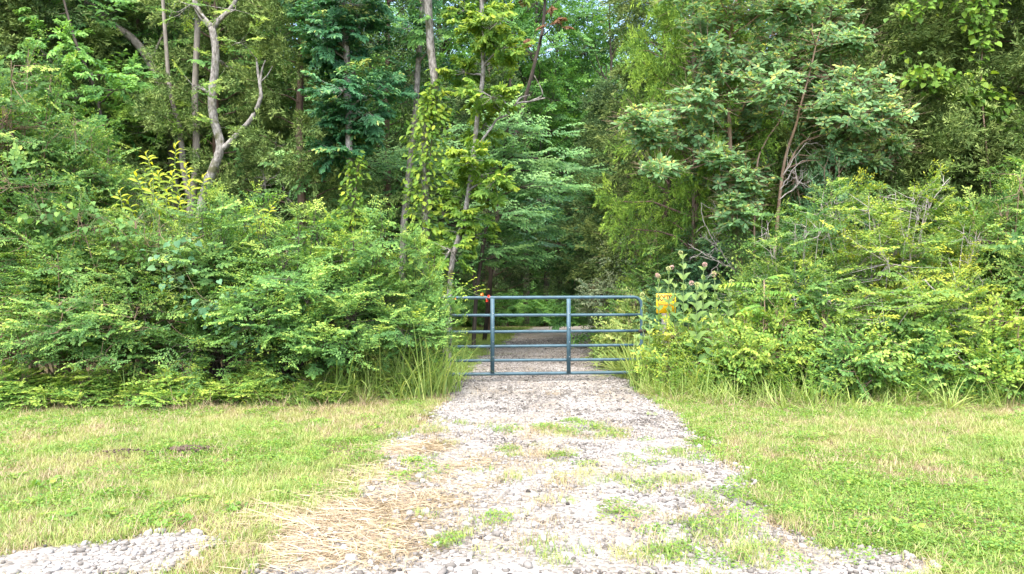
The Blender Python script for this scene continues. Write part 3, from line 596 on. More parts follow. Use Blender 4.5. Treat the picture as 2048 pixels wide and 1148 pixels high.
shrub('privet_low', 640, 11.6, 'blue-green shrub behind the middle of the hedge', 1.0, .8, 3.3, group=HEDGE, mats={'foliage': 'shrub_blue'})
shrub('privet', 250, 11.2, 'pale upright shrub behind the hedge left of the yellow sapling', .8, .86, 5.3, group=HEDGE, mats={'foliage': 'shrub_pale'})
LOW = 'low brambles along the foot of the hedge'
for px, D, s, r, lb in ((30, 8.75, .9, .2, 'low bramble at the left foot of the hedge'), (190, 8.8, .85, 1.4, 'low bramble below the tall left shrubs'), (340, 8.85, .8, 2.2, 'low bramble below the rounded hedge shrub'),
                        (500, 9.0, .75, 3.1, 'low bramble below the middle of the hedge'), (640, 9.1, .7, 4.4, 'low bramble left of the tall grass by the hedge'), (800, 9.5, .6, .8, 'low bramble behind the tall grass near the gate')):
    shrub('bramble', px, D, lb, s * .8, s * .42, r, 'bramble', 'bramble_bush', group=LOW)
RIGHT = 'shrubs of the thicket right of the gate'
shrub('olive', 1755, 10.2, 'yellow-green shrub with feathery tips in the middle of the right thicket', 1.05, .95, .4, group=RIGHT)
shrub('olive', 1590, 10.5, 'green shrub behind the compound-leaved sapling right of the gate', .85, .82, 2.0, group=RIGHT, mats={'foliage': 'shrub'})
shrub('olive', 1880, 9.9, 'yellow-tipped shrub between the bright shrub and the bare branches', .75, .78, 3.6, group=RIGHT)
shrub('privet_low', 1990, 10.2, 'loose green shrub near the right edge above the dead branches', .9, 1.15, 5.1, group=RIGHT)
shrub('privet', 2150, 10.0, 'tall shrub running out of the picture at the right', 1.0, .95, .9, group=RIGHT)
shrub('privet_low', 1675, 11.6, 'dark blue-green shrub with pale shoots under the cedar at right', .75, 1.35, 2.9, group=RIGHT, mats={'foliage': 'shrub_blue'})
shrub('bramble', 1362, 10.1, 'low yellowish bush below the yellow sign', .62, .72, .5, group=RIGHT, mats={'foliage': 'shrub_yellow'})
shrub('bramble', 1430, 10.1, 'low green bush among the milkweeds', .8, .72, 1.9, group=RIGHT)
shrub('bramble', 1530, 9.6, 'low green bush behind the small milkweeds', .8, .95, 3.2, group=RIGHT)
shrub('bramble', 1690, 9.4, 'low bush below the yellow-green shrub', .85, .95, 4.1, group=RIGHT, mats={'foliage': 'shrub'})
shrub('bramble', 1850, 9.4, 'low bush beside the dead grey branches', .85, .95, 5.5, group=RIGHT, mats={'foliage': 'shrub'})
shrub('bramble', 2000, 9.3, 'low bush in the right corner behind the tall grass', .9, .95, 1.1, group=RIGHT)
shrub('privet_low', 1250, 15.2, 'pale silvery shrub beside the driveway beyond the gate', .8, 1.05, .6, group=RIGHT, mats={'foliage': 'shrub_pale'})
shrub('privet_low', 1330, 13.2, 'green shrub between the silvery shrub and the yellow sign', .75, .98, 2.6, group=RIGHT)
shrub('locust', 1420, 12.6, 'shaded shrub behind the milkweeds at the foot of the bright cedar', .9, .85, 4.2, group=RIGHT, mats={'foliage': 'shrub_blue'})
shrub('bramble', 1265, 12.6, 'low grassy bush beyond the gate at the right verge of the driveway', .7, .9, 3.0, 'bush', mats={'foliage': 'grass'})
shrub('bramble', 905, 27.5, 'low sunlit bush at the far end of the grass strip beyond the gate', 1.2, 1.0, 1.0, 'bush')

# ------------------------------------------------------------------ trees of the forest edge
def px_line(pts, D, rpx, base):
    """trunk line from photo pixels at depth D (or own depth as third value); radius from pixel half width"""
    q = []
    for i, p in enumerate(pts):
        d = p[2] if len(p) > 2 else D
        w = P(p[0], p[1], d) - base; q.append([*w, 0])
    q = A(q); q[:, 3] = np.linspace(rpx[0], rpx[1], len(q)) / F * D
    return q
def tree(name, label, D, trunks, clumps, spec, material, bark, shape='diamond', scale=1, cat='tree', n=14, twig=.006, dz=.6, toplit_tint=.15, tint=0, group=None, limbs=True, single=None, zflat=None, puff=(1, 1)):
    """trunks: lists of photo points from the foot up; clumps: (px, py, half width, half height[, depth shift, count])"""
    b0 = P(trunks[0][0][0][0], 0, D); b0[2] = float(terrain(b0[0], b0[1])); t = thing(name, label, cat, b0, group)
    w = Geo(); nodes = []
    for k, (pts, r) in enumerate(trunks):
        q = smooth_line(px_line(pts, D, r, b0), 4); w.tube(q[:, :3], q[:, 3], 9 if r[0] > 5 else 6, True, .1); nodes.append(q)
    nodes = np.concatenate(nodes); cl = []
    for c in clumps:
        px, py, hw, hh = c[:4]; dd = c[4] if len(c) > 4 else rng.uniform(-dz, dz); cnt = c[5] if len(c) > 5 else n
        p = P(px, py, D + dd) - b0; s = (D + dd) / F; hw *= puff[0]; hh *= puff[1]; cl.append((p, (hw * s, (hw * s + hh * s) * .5, hh * s), cnt))
        if limbs:
            dd_ = np.linalg.norm(nodes[:, :3] - p, axis=1) + 1.5 * np.maximum(0, nodes[:, 2] - p[2] + .1); m_ = np.argmin(dd_)
            r = min(nodes[m_, 3] * .6, .03); w.tube(limb_pts(nodes[m_, :3], p, 5, .06, .05), np.linspace(r, .006, 5), 5, False)
    if cl:
        a, x, ci, up = in_clumps(cl, .55)
        if zflat: x[:, 2] *= zflat
        Lf = bake(SPR[spec], a, x, scale, tadd=tint + toplit_tint * up, tj=.13, face=A([0, -.75, 0]) + nz(x) * .35)
        if single:                                               # big leaves: the ones that show largest are parts of their own
            o = rng.permutation(len(Lf['b'])); s = o[:single]; singles(t, {k: v[s] for k, v in Lf.items()}, shape, material); o = o[single:]; Lf = {k: v[o] for k, v in Lf.items()}
        if len(Lf['b']): put('crown', Geo().leaves(Lf, shape).mesh('crown', material), t, kind='stuff')
        cc = A([c[0] for c in cl])[ci]; w.segs(cc, a, twig, twig * .7); w.segs(a, a + nz(x) * .3 * scale, twig * .7, twig * .3)
    put('trunk', w.mesh('trunk', bark, True), t); return t
_leafdata = {}
def singles(parent, Lf, shape, material, name='leaf', face=0):
    """each leaf an object sharing one of a few leaf meshes"""
    key = (shape, material.name)
    if key not in _leafdata:
        T, F_ = SHAPES[shape]; _leafdata[key] = [mesh(name, T, F_, None, material, np.full(len(F_), (k + .5) / 8)) for k in range(8)]
    nn = nz(Lf['n'] + A([0, -face, 0])) if face else Lf['n']; side = nz(np.cross(nn, Lf['d'])); nr = np.cross(Lf['d'], side)
    for i in range(len(Lf['b'])):
        o = put(name, _leafdata[key][int(min(7, Lf['t'][i] * 8))], parent)
        d, s, n_ = Lf['d'][i] * Lf['l'][i], side[i] * Lf['w'][i], nr[i] * Lf['l'][i]; b = Lf['b'][i]
        o.matrix_basis = Matrix(((d[0], s[0], n_[0], b[0]), (d[1], s[1], n_[1], b[1]), (d[2], s[2], n_[2], b[2]), (0, 0, 0, 1)))

# forked pale tree left
tree('forked_tree', 'pale grey forked tree with a crooked bare limb behind the yellow sapling', 13,
     [([(385, 690), (398, 480), (408, 390), (432, 325), (441, 290), (428, 240), (424, 190), (430, 140), (431, 95), (424, 55)], (9.5, 7)),
      ([(424, 55), (405, 35), (390, 5), (383, -60), (370, -160)], (7, 3)), ([(424, 58), (440, 38), (463, 15), (490, -40), (520, -150)], (6, 2.5)),
      ([(440, 300), (452, 292), (475, 268), (502, 238), (520, 200), (521, 178), (516, 145), (513, 118)], (6.5, 2)), ([(520, 172), (524, 140), (531, 120)], (2.5, 1)), ([(427, 186), (415, 182), (398, 172)], (3, 1.2)), ([(520, 165), (535, 150), (545, 132)], (1.4, .6))],
     [(435, 245, 18, 20), (450, 130, 22, 30), (385, 170, 22, 18), (470, 20, 60, 25), (380, 10, 40, 25), (510, -60, 120, 60), (360, -90, 120, 70), (480, 85, 16, 20)], 'locust', M['weed'], M['bark_pale'], n=6, tint=.1, scale=.8)
tree('twin_stem_tree', 'mossy twin-stemmed tree just left of the forked grey tree', 13.6,
     [([(375, 690), (378, 480), (384, 400), (392, 340), (393, 260), (390, 200), (395, 60), (400, -80)], (9, 5)), ([(382, 400), (368, 340), (362, 280), (356, 243), (340, 180), (330, 60), (322, -60)], (7, 3))],
     [(320, 250, 45, 25), (300, 225, 30, 15)], 'cedar', M['cedar_bright'], M['bark_grey'], 'needle', n=40)
tree('leaning_tree', 'dead leaning trunk crossing behind the twin-stemmed tree', 14.5,
     [([(365, 700), (345, 300), (330, 210), (300, 125), (265, 78), (225, 48), (165, -10), (90, -120)], (10, 6.5)), ([(300, 125), (330, 60), (350, 10)], (3, 1))], [(190, 40, 60, 40), (120, -40, 120, 50)], 'hickory', M['forest'], M['bark_grey'], 'oval', n=10)
# vine-hung dark tree
tree('dark_leaved_tree', 'tree with dark drooping leaf clumps left of the creeper-clad trunk', 13,
     [([(708, 720), (704, 560), (702, 400), (697, 250), (694, 120), (686, 40), (680, -40), (670, -200)], (7.5, 6))],
     [(640, 20, 38, 30), (655, 65, 42, 25), (715, 60, 35, 25), (690, 110, 40, 25), (660, 100, 30, 20), (720, 155, 50, 30), (690, 180, 48, 30), (745, 190, 40, 25), (680, 225, 35, 25), (725, 230, 40, 25), (705, 270, 35, 20), (690, 300, 25, 18), (670, 305, 16, 14), (600, -30, 60, 40), (700, -30, 60, 40), (760, -60, 60, 50), (710, 10, 30, 20)],
     'oak', M['dark_leaf'], M['bark_pale'], 'oval', n=22, scale=.8, toplit_tint=.3, single=300)
# cedars with visible trunks
def cedar_mesh(h=10, z0=1.3, rmax=1.9, nl=75, per=34, kind='cedar', r0=.13):
    w = Geo(); zz = np.linspace(-.1, h, 12); w.tube(np.stack([.06 * np.sin(zz * .9), .06 * np.cos(zz * .7), zz], -1), np.linspace(r0, .015, 12), 8, False, .12); a, x = [], []
    for i in range(nl):
        z = z0 + (h - z0) * (i / nl) ** 1.1; th = i * 2.4 + rng.uniform(-.5, .5); ln = (rmax * (1 - (z / h)) ** .7 + .25) * rng.uniform(.65, 1.15); d = A([math.cos(th), math.sin(th), rng.uniform(.1, .5)])
        p = limb_pts((0, 0, z), A([0, 0, z]) + d * ln, 5, .05, .03); w.tube(p, np.linspace(.022, .005, 5), 4, False)
        f = rng.beta(2.2, 1.2, per) * .95 + .08; q = A([0, 0, z]) + d * ln * f[:, None] + rng.normal(0, .13, (per, 3)) * A([1, 1, .6]); a.append(q); x.append(d * A([1, 1, .5]) + rng.normal(0, .45, (per, 3)))
    for i in range(26):                                         # dead lower twigs
        th = rng.uniform(0, 6.28); z = rng.uniform(.5, z0 + 1.2); l_ = rng.uniform(.4, 1.2); d = A([math.cos(th), math.sin(th), rng.uniform(-.25, .3)]); p = limb_pts((0, 0, z), A([0, 0, z]) + d * l_, 4, -.03, .06); w.tube(p, np.linspace(.01, .003, 4), 4, False)
    g = Geo().leaves(bake(SPR[kind], np.concatenate(a), np.concatenate(x), rng.uniform(.7, 1.25, nl * per), jit=.2, tj=.24), 'needle')
    return w.mesh('trunk', M['bark_brown'], True), g.mesh('crown', M['cedar'])
CED = {'edge': cedar_mesh(9, 1.75, 2.2, 90, 36), 'a': cedar_mesh(), 'b': cedar_mesh(11, 2.2, 1.7, 62, 34), 'full': cedar_mesh(9, .35, 2.1, 95, 38), 'far': cedar_mesh(14, 2.5, 2.4, 70, 16, 'cedar_far', .16)}
def cedar(key, px, D, label, sx=1, sz=1, rot=0, m=None, group='cedars of the forest edge'):
    b = P(px, 0, D); b[2] = float(terrain(b[0], b[1])); t = thing('cedar_tree', label, 'tree', b, group); t.rotation_euler = (0, 0, rot); t.scale = (sx, sx, sz)
    for nm, me in zip(('trunk', 'crown'), CED[key]):
        o = put(nm, me, t)
        if nm == 'crown':
            o['kind'] = 'stuff'
            if m: o.material_slots[0].link = 'OBJECT'; o.material_slots[0].material = M[m]
cedar('edge', 1388, 12.9, 'bright yellow-green cedar right of the driveway opening', .66, 1.2, .5, 'cedar_bright')
cedar('a', 1330, 15.5, 'cedar behind the bright one, above the milkweeds', .95, 1.0, 1.5)
cedar('full', 1660, 13.6, 'dark cedar behind the sassafras between its stems', 1.0, 1.05, 2.6, 'cedar')
cedar('full', 1830, 13.4, 'full cedar behind the yellow-green shrub at right', 1.05, 1.05, 3.1, 'cedar')
cedar('full', 1985, 13.0, 'broad cedar hung with grapevine at the right edge', 1.05, 1.1, 4.5, 'cedar')
cedar('a', 2110, 12.4, 'cedar running out of the picture at the right edge', 1.1, 1.0, 5.4)
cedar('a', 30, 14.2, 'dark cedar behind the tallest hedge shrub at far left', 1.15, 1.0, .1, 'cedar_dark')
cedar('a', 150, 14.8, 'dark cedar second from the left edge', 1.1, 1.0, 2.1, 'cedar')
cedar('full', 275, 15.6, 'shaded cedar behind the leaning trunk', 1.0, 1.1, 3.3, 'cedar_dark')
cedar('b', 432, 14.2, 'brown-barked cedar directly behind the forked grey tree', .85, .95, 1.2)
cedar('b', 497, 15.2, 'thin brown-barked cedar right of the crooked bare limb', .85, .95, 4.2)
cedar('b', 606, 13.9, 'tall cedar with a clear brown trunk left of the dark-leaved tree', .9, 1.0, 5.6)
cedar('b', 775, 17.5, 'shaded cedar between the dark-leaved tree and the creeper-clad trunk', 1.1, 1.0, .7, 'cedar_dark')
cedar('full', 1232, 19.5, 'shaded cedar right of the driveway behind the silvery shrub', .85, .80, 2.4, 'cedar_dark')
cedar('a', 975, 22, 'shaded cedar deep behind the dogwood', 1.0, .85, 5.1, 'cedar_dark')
cedar('a', -110, 13.4, 'cedar running out of the picture at the left edge', 1.1, 1.0, 3.9)
# pale trunks and creepers in the middle
def creeper(label, D, line, rad, count, spread, material=M['vine'], single=260, name='creeper_vine', sz=(.12, .062), shape='oval', group='creepers climbing the forest edge trunks', facing=.8, stem=.012):
    """leaves hanging in ranks round a climbing stem"""
    b0 = P(line[0][0], 0, D); b0[2] = float(terrain(b0[0], b0[1])); t = thing(name, label, 'vine', b0, group)
    q = smooth_line(A([P(p[0], p[1], D) - b0 for p in line]), 6); sp = np.interp(np.arange(len(q)), np.linspace(0, len(q) - 1, len(spread)), spread) / F * D
    put('stem', Geo().tube(q + A([.05, .02, 0]), stem, 6).mesh('stem', M['bark_twig'], True), t)
    wts = sp / sp.sum(); k = rng.choice(len(q), count, p=wts); th = rng.normal(-PI / 2, 1.3, count); r = sp[k] * rng.uniform(.25, 1.05, count)
    out = np.stack([np.cos(th), np.sin(th), np.zeros(count)], -1); b = q[k] + out * r[:, None] * A([1, .7, 1]) + rng.normal(0, .05, (count, 3)) + A([0, 0, 1.]) * rng.normal(0, .09, (count, 1))
    d = nz(out * .75 + A([0, 0, -.6]) + rng.normal(0, .45, (count, 3))); n_ = nz(out * facing * .5 + A([0, -.8, .6]) + rng.normal(0, .45, (count, 3))); s = rng.uniform(.5, 1.25, count)
    Lf = dict(b=b, d=d, n=n_, l=sz[0] * s, w=sz[1] * s, t=np.clip(rng.normal(.5 if shape == 'oval' else .34, .24, count), 0, 1))
    singles(t, {k_: v[:single] for k_, v in Lf.items()}, shape, material)
    if count > single: put('foliage', Geo().leaves({k_: v[single:] for k_, v in Lf.items()}, shape).mesh('foliage', material), t, kind='stuff')
    w = Geo().segs(q[k], b, .004, .003); put('tendrils', w.mesh('tendrils', M['stem_green']), t, kind='stuff'); return t
tree('pale_trunk_tree', 'straight pale trunk wrapped in yellow-green creeper left of the driveway', 13,
     [([(853, 760), (853, 540), (851, 420), (849, 330), (852, 260), (866, 200), (869, 165), (861, 90), (856, 0), (852, -120), (850, -300)], (8, 8))], [(880, 60, 40, 25, .5), (790, -80, 90, 60), (920, -90, 90, 60)], 'hickory', M['forest'], M['bark_pale'], 'oval', n=10)
tree('leaning_pale_tree', 'slim pale trunk leaning behind the creeper-clad trunk', 13.8,
     [([(802, 740), (806, 480), (815, 380), (826, 270), (832, 210), (838, 100), (846, 0), (855, -150)], (7.5, 4.5))], [(830, 150, 35, 45), (860, 90, 40, 40), (820, 60, 40, 40), (860, -40, 60, 50)], 'oak', M['dark_leaf'], M['bark_pale'], 'oval', n=8)
creeper('yellow-green creeper climbing the straight pale trunk', 12.95, [(853, 560), (853, 480), (848, 400), (856, 300), (862, 230), (866, 190), (866, 150)], 20, 900, [16, 34, 34, 42, 46, 32, 14, 5])
creeper('thin yellow-green creeper hanging below the dark-leaved tree', 12.9, [(703, 560), (704, 480), (702, 420), (708, 350), (712, 320)], 14, 420, [14, 22, 26, 16, 8])
tree('creeper_tree', 'slender tree with hanging bright leaves and one bare limb above the gate', 12.6,
     [([(893, 760), (902, 540), (925, 450), (938, 380), (948, 300), (955, 230), (966, 150), (965, 80), (963, 0), (960, -150)], (5.5, 4)),
      ([(948, 300), (968, 275), (985, 252), (995, 238), (1018, 228), (1032, 208), (1060, 203), (1090, 196)], (2.8, 1.5)), ([(1032, 208), (1040, 196), (1060, 190)], (2.4, 1)), ([(1060, 203), (1085, 188), (1068, 150)], (2, .7)), ([(1018, 228), (1010, 205), (1000, 190)], (2, .7))],
     [(940, 470, 40, 30), (900, 500, 30, 30), (960, 350, 40, 25), (930, 390, 35, 20), (985, 365, 25, 15), (945, 320, 30, 20), (965, 255, 25, 20), (985, 195, 35, 20), (955, 190, 30, 20), (990, 130, 45, 20), (1010, 95, 40, 18), (960, 60, 40, 25), (930, 145, 25, 15), (1000, 40, 50, 25), (930, 20, 50, 25), (990, -30, 80, 40), (935, 430, 28, 18)],
     'hickory', M['vine'], M['bark_pale'], 'oval', n=16, scale=.55, tint=-.05, single=300)
tree('dogwood_tree', 'dogwood with flat tiers of leaves left of the driveway opening', 16,
     [([(946, 720), (952, 600), (965, 500), (985, 400), (1010, 300), (1020, 200), (1020, 120)], (5, 2)), ([(952, 600), (940, 500), (920, 420), (880, 380)], (4, 1.5))],
     [(1050, 265, 60, 10), (990, 255, 40, 14), (1095, 318, 70, 12), (1020, 325, 50, 14), (1110, 345, 60, 12), (1040, 375, 75, 12), (1120, 385, 60, 11), (1000, 430, 65, 16), (1060, 460, 45, 12), (960, 480, 60, 20), (1010, 510, 50, 16), (920, 520, 60, 18), (985, 380, 60, 16), (880, 440, 70, 24), (800, 360, 60, 18), (760, 330, 60, 16), (780, 400, 60, 20), (840, 330, 60, 18), (740, 440, 60, 20), (910, 300, 60, 20)],
     'dogwood', M['dogwood'], M['bark_dark'], 'diamond', n=26, dz=1.0, toplit_tint=.3, zflat=.3)
tree('arching_tree', 'dark tree with several bent stems arching over the driveway opening', 20,
     [([(1268, 700), (1262, 560), (1252, 470), (1238, 420), (1215, 390), (1170, 370)], (3.5, 1.2)), ([(1262, 560), (1248, 440), (1240, 380), (1236, 320)], (3, 1.2)), ([(1258, 520), (1225, 430), (1212, 400), (1205, 360)], (2.6, 1)), ([(1256, 500), (1200, 500), (1150, 515), (1110, 520)], (2, .8))],
     [(1200, 380, 60, 24), (1150, 400, 60, 22), (1240, 350, 50, 24), (1110, 430, 60, 20), (1180, 440, 50, 18), (1240, 460, 40, 18), (1120, 490, 60, 16), (1170, 515, 50, 14), (1080, 400, 50, 20), (1235, 520, 40, 20)], 'dogwood', M['dark_leaf'], M['bark_dark'], 'diamond', n=20, dz=1.3)
tree('brown_leaved_tree', 'tree with withered brown leaves at the top of the gap', 19, [([(968, 690), (1000, 400), (1050, 200), (1085, 60), (1090, -40)], (5, 3))], [(1085, 20, 35, 30), (1045, 95, 14, 14), (1105, 50, 18, 16), (1060, -20, 40, 20)], 'oak', M['brown_leaf'], M['bark_dark'], 'oval', n=5, scale=.6)
# left shaded hardwood saplings
tree('shade_sapling', 'hardwood sapling with light green leaves before the dark cedars at left', 13.2,
     [([(250, 720), (235, 450), (215, 300), (190, 180), (150, 80), (120, -30)], (4, 2))], [(160, 195, 45, 16), (215, 235, 45, 16), (140, 235, 35, 12), (230, 180, 40, 16), (250, 260, 40, 14), (185, 150, 35, 14), (120, 70, 45, 25), (60, 30, 60, 25), (170, 105, 40, 18), (255, 150, 35, 20), (90, 110, 40, 18), (200, 270, 30, 12)], 'hickory', M['forest'], M['bark_dark'], 'oval', n=9, scale=.7, tint=.25)
tree('shade_sapling', 'hardwood sapling with light leaves over the crooked bare limb', 14.8,
     [([(470, 720), (465, 420), (480, 200), (490, 60), (500, -60)], (4, 2))], [(250, 10, 60, 30), (350, 30, 50, 25), (310, 90, 40, 25), (550, 60, 40, 40), (480, 110, 50, 40), (400, 120, 40, 40), (330, 150, 40, 30), (540, 170, 40, 40), (470, 200, 40, 30), (560, 20, 60, 30)], 'dogwood', M['forest'], M['bark_dark'], 'diamond', n=10, tint=.25)
tree('shade_sapling', 'low dark sapling between the cedar trunks behind the hedge', 14.2,
     [([(560, 720), (555, 520), (560, 420), (570, 350)], (3, 1.5))], [(470, 400, 40, 30), (540, 380, 40, 30), (640, 400, 40, 30), (570, 440, 60, 30), (660, 440, 40, 30), (480, 460, 50, 30), (640, 330, 40, 25), (740, 470, 50, 30)], 'dogwood', M['dogwood'], M['bark_dark'], 'diamond', n=12)
# sassafras
tree('sassafras_tree', 'multi-stemmed sapling with blue-green leaves and yellow shoot tips right of the gate', 11.7,
     [([(1486, 790), (1483, 600), (1474, 480), (1465, 380), (1460, 290), (1457, 200), (1454, 120), (1470, 20), (1480, -60)], (6, 2.5)),
      ([(1540, 790), (1546, 560), (1552, 470), (1562, 370), (1572, 310), (1592, 250), (1600, 215), (1618, 150), (1632, 90)], (4.4, 1.4)), ([(1510, 790), (1508, 500), (1513, 340), (1530, 285), (1560, 240), (1580, 180)], (2.6, 1.0)),
      ([(1565, 355), (1600, 290), (1640, 270), (1720, 230)], (2.5, 1)), ([(1462, 310), (1420, 325), (1350, 345), (1300, 345)], (2.5, 1)), ([(1458, 250), (1400, 230), (1330, 220), (1270, 250)], (2.5, 1))],
     [(1430, 20, 70, 30), (1510, 30, 70, 32), (1560, 70, 60, 30), (1410, 45, 50, 25), (1460, 115, 65, 28), (1420, 95, 40, 20), (1520, 130, 50, 28), (1590, 120, 55, 28), (1650, 90, 60, 28), (1700, 80, 40, 18), (1660, 150, 60, 28), (1720, 165, 60, 28), (1600, 180, 60, 28), (1400, 200, 60, 26), (1345, 230, 65, 30), (1290, 240, 45, 20), (1370, 270, 70, 28), (1300, 275, 40, 16), (1460, 280, 60, 30), (1520, 230, 50, 30), (1700, 230, 60, 30), (1760, 240, 55, 26), (1790, 290, 30, 14), (1640, 240, 45, 22), (1690, 310, 50, 16), (1740, 325, 30, 10), (1480, 330, 55, 26), (1440, 310, 40, 20), (1320, 340, 45, 14), (1400, 350, 30, 12), (1480, 390, 40, 24), (1450, 370, 30, 16), (1500, 515, 35, 14), (1600, 15, 60, 20), (1540, 175, 60, 30), (1490, 215, 50, 30), (1570, 275, 45, 20), (1660, 40, 60, 26), (1570, 20, 60, 24), (1430, 150, 50, 20), (1660, 200, 60, 26), (1420, 250, 60, 24), (1490, 355, 50, 26), (1465, 420, 36, 26), (1740, 210, 50, 24), (1380, -20, 60, 30), (1500, -40, 90, 30), (1620, -40, 80, 30)],
     'rosette', M['sassafras'], M['bark_twig'], 'obovate', n=60, dz=.8, single=300, tint=0, puff=(1.2, 1.45), twig=.005)
creeper('small-leaved creeper on the lower stem of the sassafras', 11.55, [(1484, 640), (1480, 540), (1470, 470), (1463, 410)], 20, 520, [30, 34, 40, 30], M['shrub'], 120, sz=(.055, .035))
creeper('grapevine with broad pale leaves draped over the right-hand cedars', 11.9, [(2030, 560), (2050, 400), (2040, 300), (1990, 205), (1930, 185), (1870, 160), (1820, 150)], 20, 620, [5, 8, 20, 40, 36, 34, 30], M['vine'], 200, 'grapevine', (.10, .092), 'heart')
creeper('grapevine with broad leaves hanging from the top right corner', 11.8, [(1990, 500), (1960, 200), (1960, 80), (1950, 20), (1900, -30), (1840, 10), (1790, 30)], 20, 460, [2, 3, 30, 50, 40, 30, 20], M['vine'], 200, 'grapevine', (.10, .092), 'heart')
creeper('heart-leaved vine sprawling over the front of the hedge', 8.95, [(500, 690), (480, 640), (440, 610), (390, 590), (350, 500), (400, 470)], 30, 130, [40, 50, 60, 70, 60, 40], M['shrub_blue'], 130, 'heart_leaf_vine', (.085, .08), 'heart', stem=.004)
creeper('heart-leaved vine over the top of the rounded hedge shrub', 9.1, [(300, 600), (250, 480), (180, 430), (110, 430), (60, 440)], 30, 150, [20, 60, 60, 60, 40], M['shrub'], 150, 'heart_leaf_vine', (.075, .07), 'heart', stem=.004)

# ------------------------------------------------------------------ forest behind
def forest_mesh(h, z0, r, ncl, per, lean):
    w = Geo(); zz = np.linspace(-.2, h, 12); c = np.stack([lean[0] * (zz / h) ** 2, lean[1] * (zz / h) ** 2, zz], -1) + np.concatenate([[[0, 0, 0]], rng.normal(0, .06, (11, 3)) * A([1, 1, 0])]); w.tube(c, np.linspace(.19, .03, 12), 8, False, .1); cl = []
    for i in range(ncl):
        z = z0 + (h - z0) * rng.random(); a = i * 2.4 + rng.normal(0, .3); f = rng.random() ** .5; rr = r * math.sin(PI * (.12 + .8 * (z - z0) / (h - z0)))
        p = A([math.cos(a) * rr * f, math.sin(a) * rr * f, z]); k = min(11, int(max(0, z - 1.2) / h * 11)); s = rng.uniform(.6, 1.1); cl.append((p, (s * 1.2, s * 1.2, s * .6), per)); w.tube(limb_pts(c[k], p, 5, .05, .05), np.linspace(.05, .012, 5), 5, False)
    g, tw = foliage('f', 'forest', cl, None, 'diamond', 1, toplit_tint=.2, twig=.01); w.add(np.concatenate(tw.v), None, np.concatenate(tw.q))
    return w.mesh('trunk', M['bark_dark'], True), g.mesh('crown', M['forest'])
FOR = [forest_mesh(19, 5, 3.6, 34, 15, (.8, .3)), forest_mesh(17, 3.5, 3.2, 34, 15, (-.6, .5)), forest_mesh(21, 7, 3.8, 34, 15, (.3, -.8))]
def forest_tree(x, y, k, label, group, s=1, rot=0, m=None, name='forest_tree'):
    t = thing(name, label, 'tree', (x, y, float(terrain(x, y)) - .05), group); t.rotation_euler = (0, 0, rot); t.scale = (s, s, s)
    for nm, me in zip(('trunk', 'crown'), FOR[k]):
        o = put(nm, me, t)
        if nm == 'crown':
            o['kind'] = 'stuff'
            if m: o.material_slots[0].link = 'OBJECT'; o.material_slots[0].material = M[m]
for px, D, k, lb in ((992, 29, 0, 'dark trunk right behind the trumpet flowers in the forest opening'), (1010, 31, 1, 'dark trunk behind the left half of the gate'), (1052, 30, 2, 'dark straight trunk between the two gate uprights in the opening'), (1094, 33, 0, 'dark trunk left of the right gate upright'),
                     (1118, 36, 1, 'thin dark trunk deep in the opening by the right upright'), (1146, 38, 2, 'thin far trunk over the crest of the driveway'), (1188, 34, 0, 'dark trunk right of the driveway crest'), (1232, 31, 1, 'dark trunk behind the silvery shrub'), (965, 33, 2, 'dark trunk behind the left gate panel')):
    b = P(px, 0, D); forest_tree(b[0], D, k, lb, 'trunks in the dark opening', .85, px * .7)
random_spots = []
for y0 in np.arange(17.5, 42, 4.4):
    for x0 in np.arange(-34, 35, 5.0):
        x_, y_ = x0 + rng.uniform(-1.5, 1.5), y0 + rng.uniform(-1.4, 1.4)
        if abs(x_) > y_ * .80 + 2.5: continue
        cx = np.interp(y_, [10, 24, 40, 60], [.6, 1.6, 3, 5])
        if abs(x_ - cx) < 2.9 and y_ < 31: continue
        if -5.6 < x_ - cx < 6 and y_ < 28: continue
        if track(x_, y_) > .02 or (.03 < x_ / y_ < .22 and y_ < 36): continue
        random_spots.append((x_, y_))
BACK = 'trees of the forest behind'
for i, (x_, y_) in enumerate(random_spots):
    light = (.3 < x_ / y_ * 10 < 2.2) and y_ > 26  # crowns seen through the canopy gap get the leaf colour with painted sunlight
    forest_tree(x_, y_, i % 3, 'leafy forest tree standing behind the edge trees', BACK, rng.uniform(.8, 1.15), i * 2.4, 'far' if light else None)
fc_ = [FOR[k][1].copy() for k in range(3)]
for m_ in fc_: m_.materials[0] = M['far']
fp = [bpy.data.objects.new('far_crown', fc_[k]) for k in range(3)] + [bpy.data.objects.new('far_trunk', FOR[k][0]) for k in range(3)]
x, y = sample_ground(420, -52, 52, 42, 74, lambda x, y: (np.abs(x) < y * .8 + 3) * np.where((x / y > .04) & (x / y < .2), .6, .75)); n_ = len(x); k_ = rng.integers(0, 3, n_); s_ = rng.uniform(.8, 1.1, n_); a_ = rng.uniform(0, 6.28, n_)
pt = np.stack([x, y, terrain(x, y) - .5], -1); z_ = np.zeros(n_)
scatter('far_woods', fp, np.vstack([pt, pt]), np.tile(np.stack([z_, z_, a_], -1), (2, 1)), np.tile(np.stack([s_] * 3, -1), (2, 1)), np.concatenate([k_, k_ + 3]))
sap = []
for k in range(4):
    cl = [(A([rng.normal(0, .35), rng.normal(0, .35), rng.uniform(.3, 1.5)]), (.4, .4, .18), 7) for _ in range(9)]; g, tw = foliage('sapling', 'dogwood', cl, None, 'diamond', .8); sap.append(proto('undergrowth_plant', g, M['forest']))
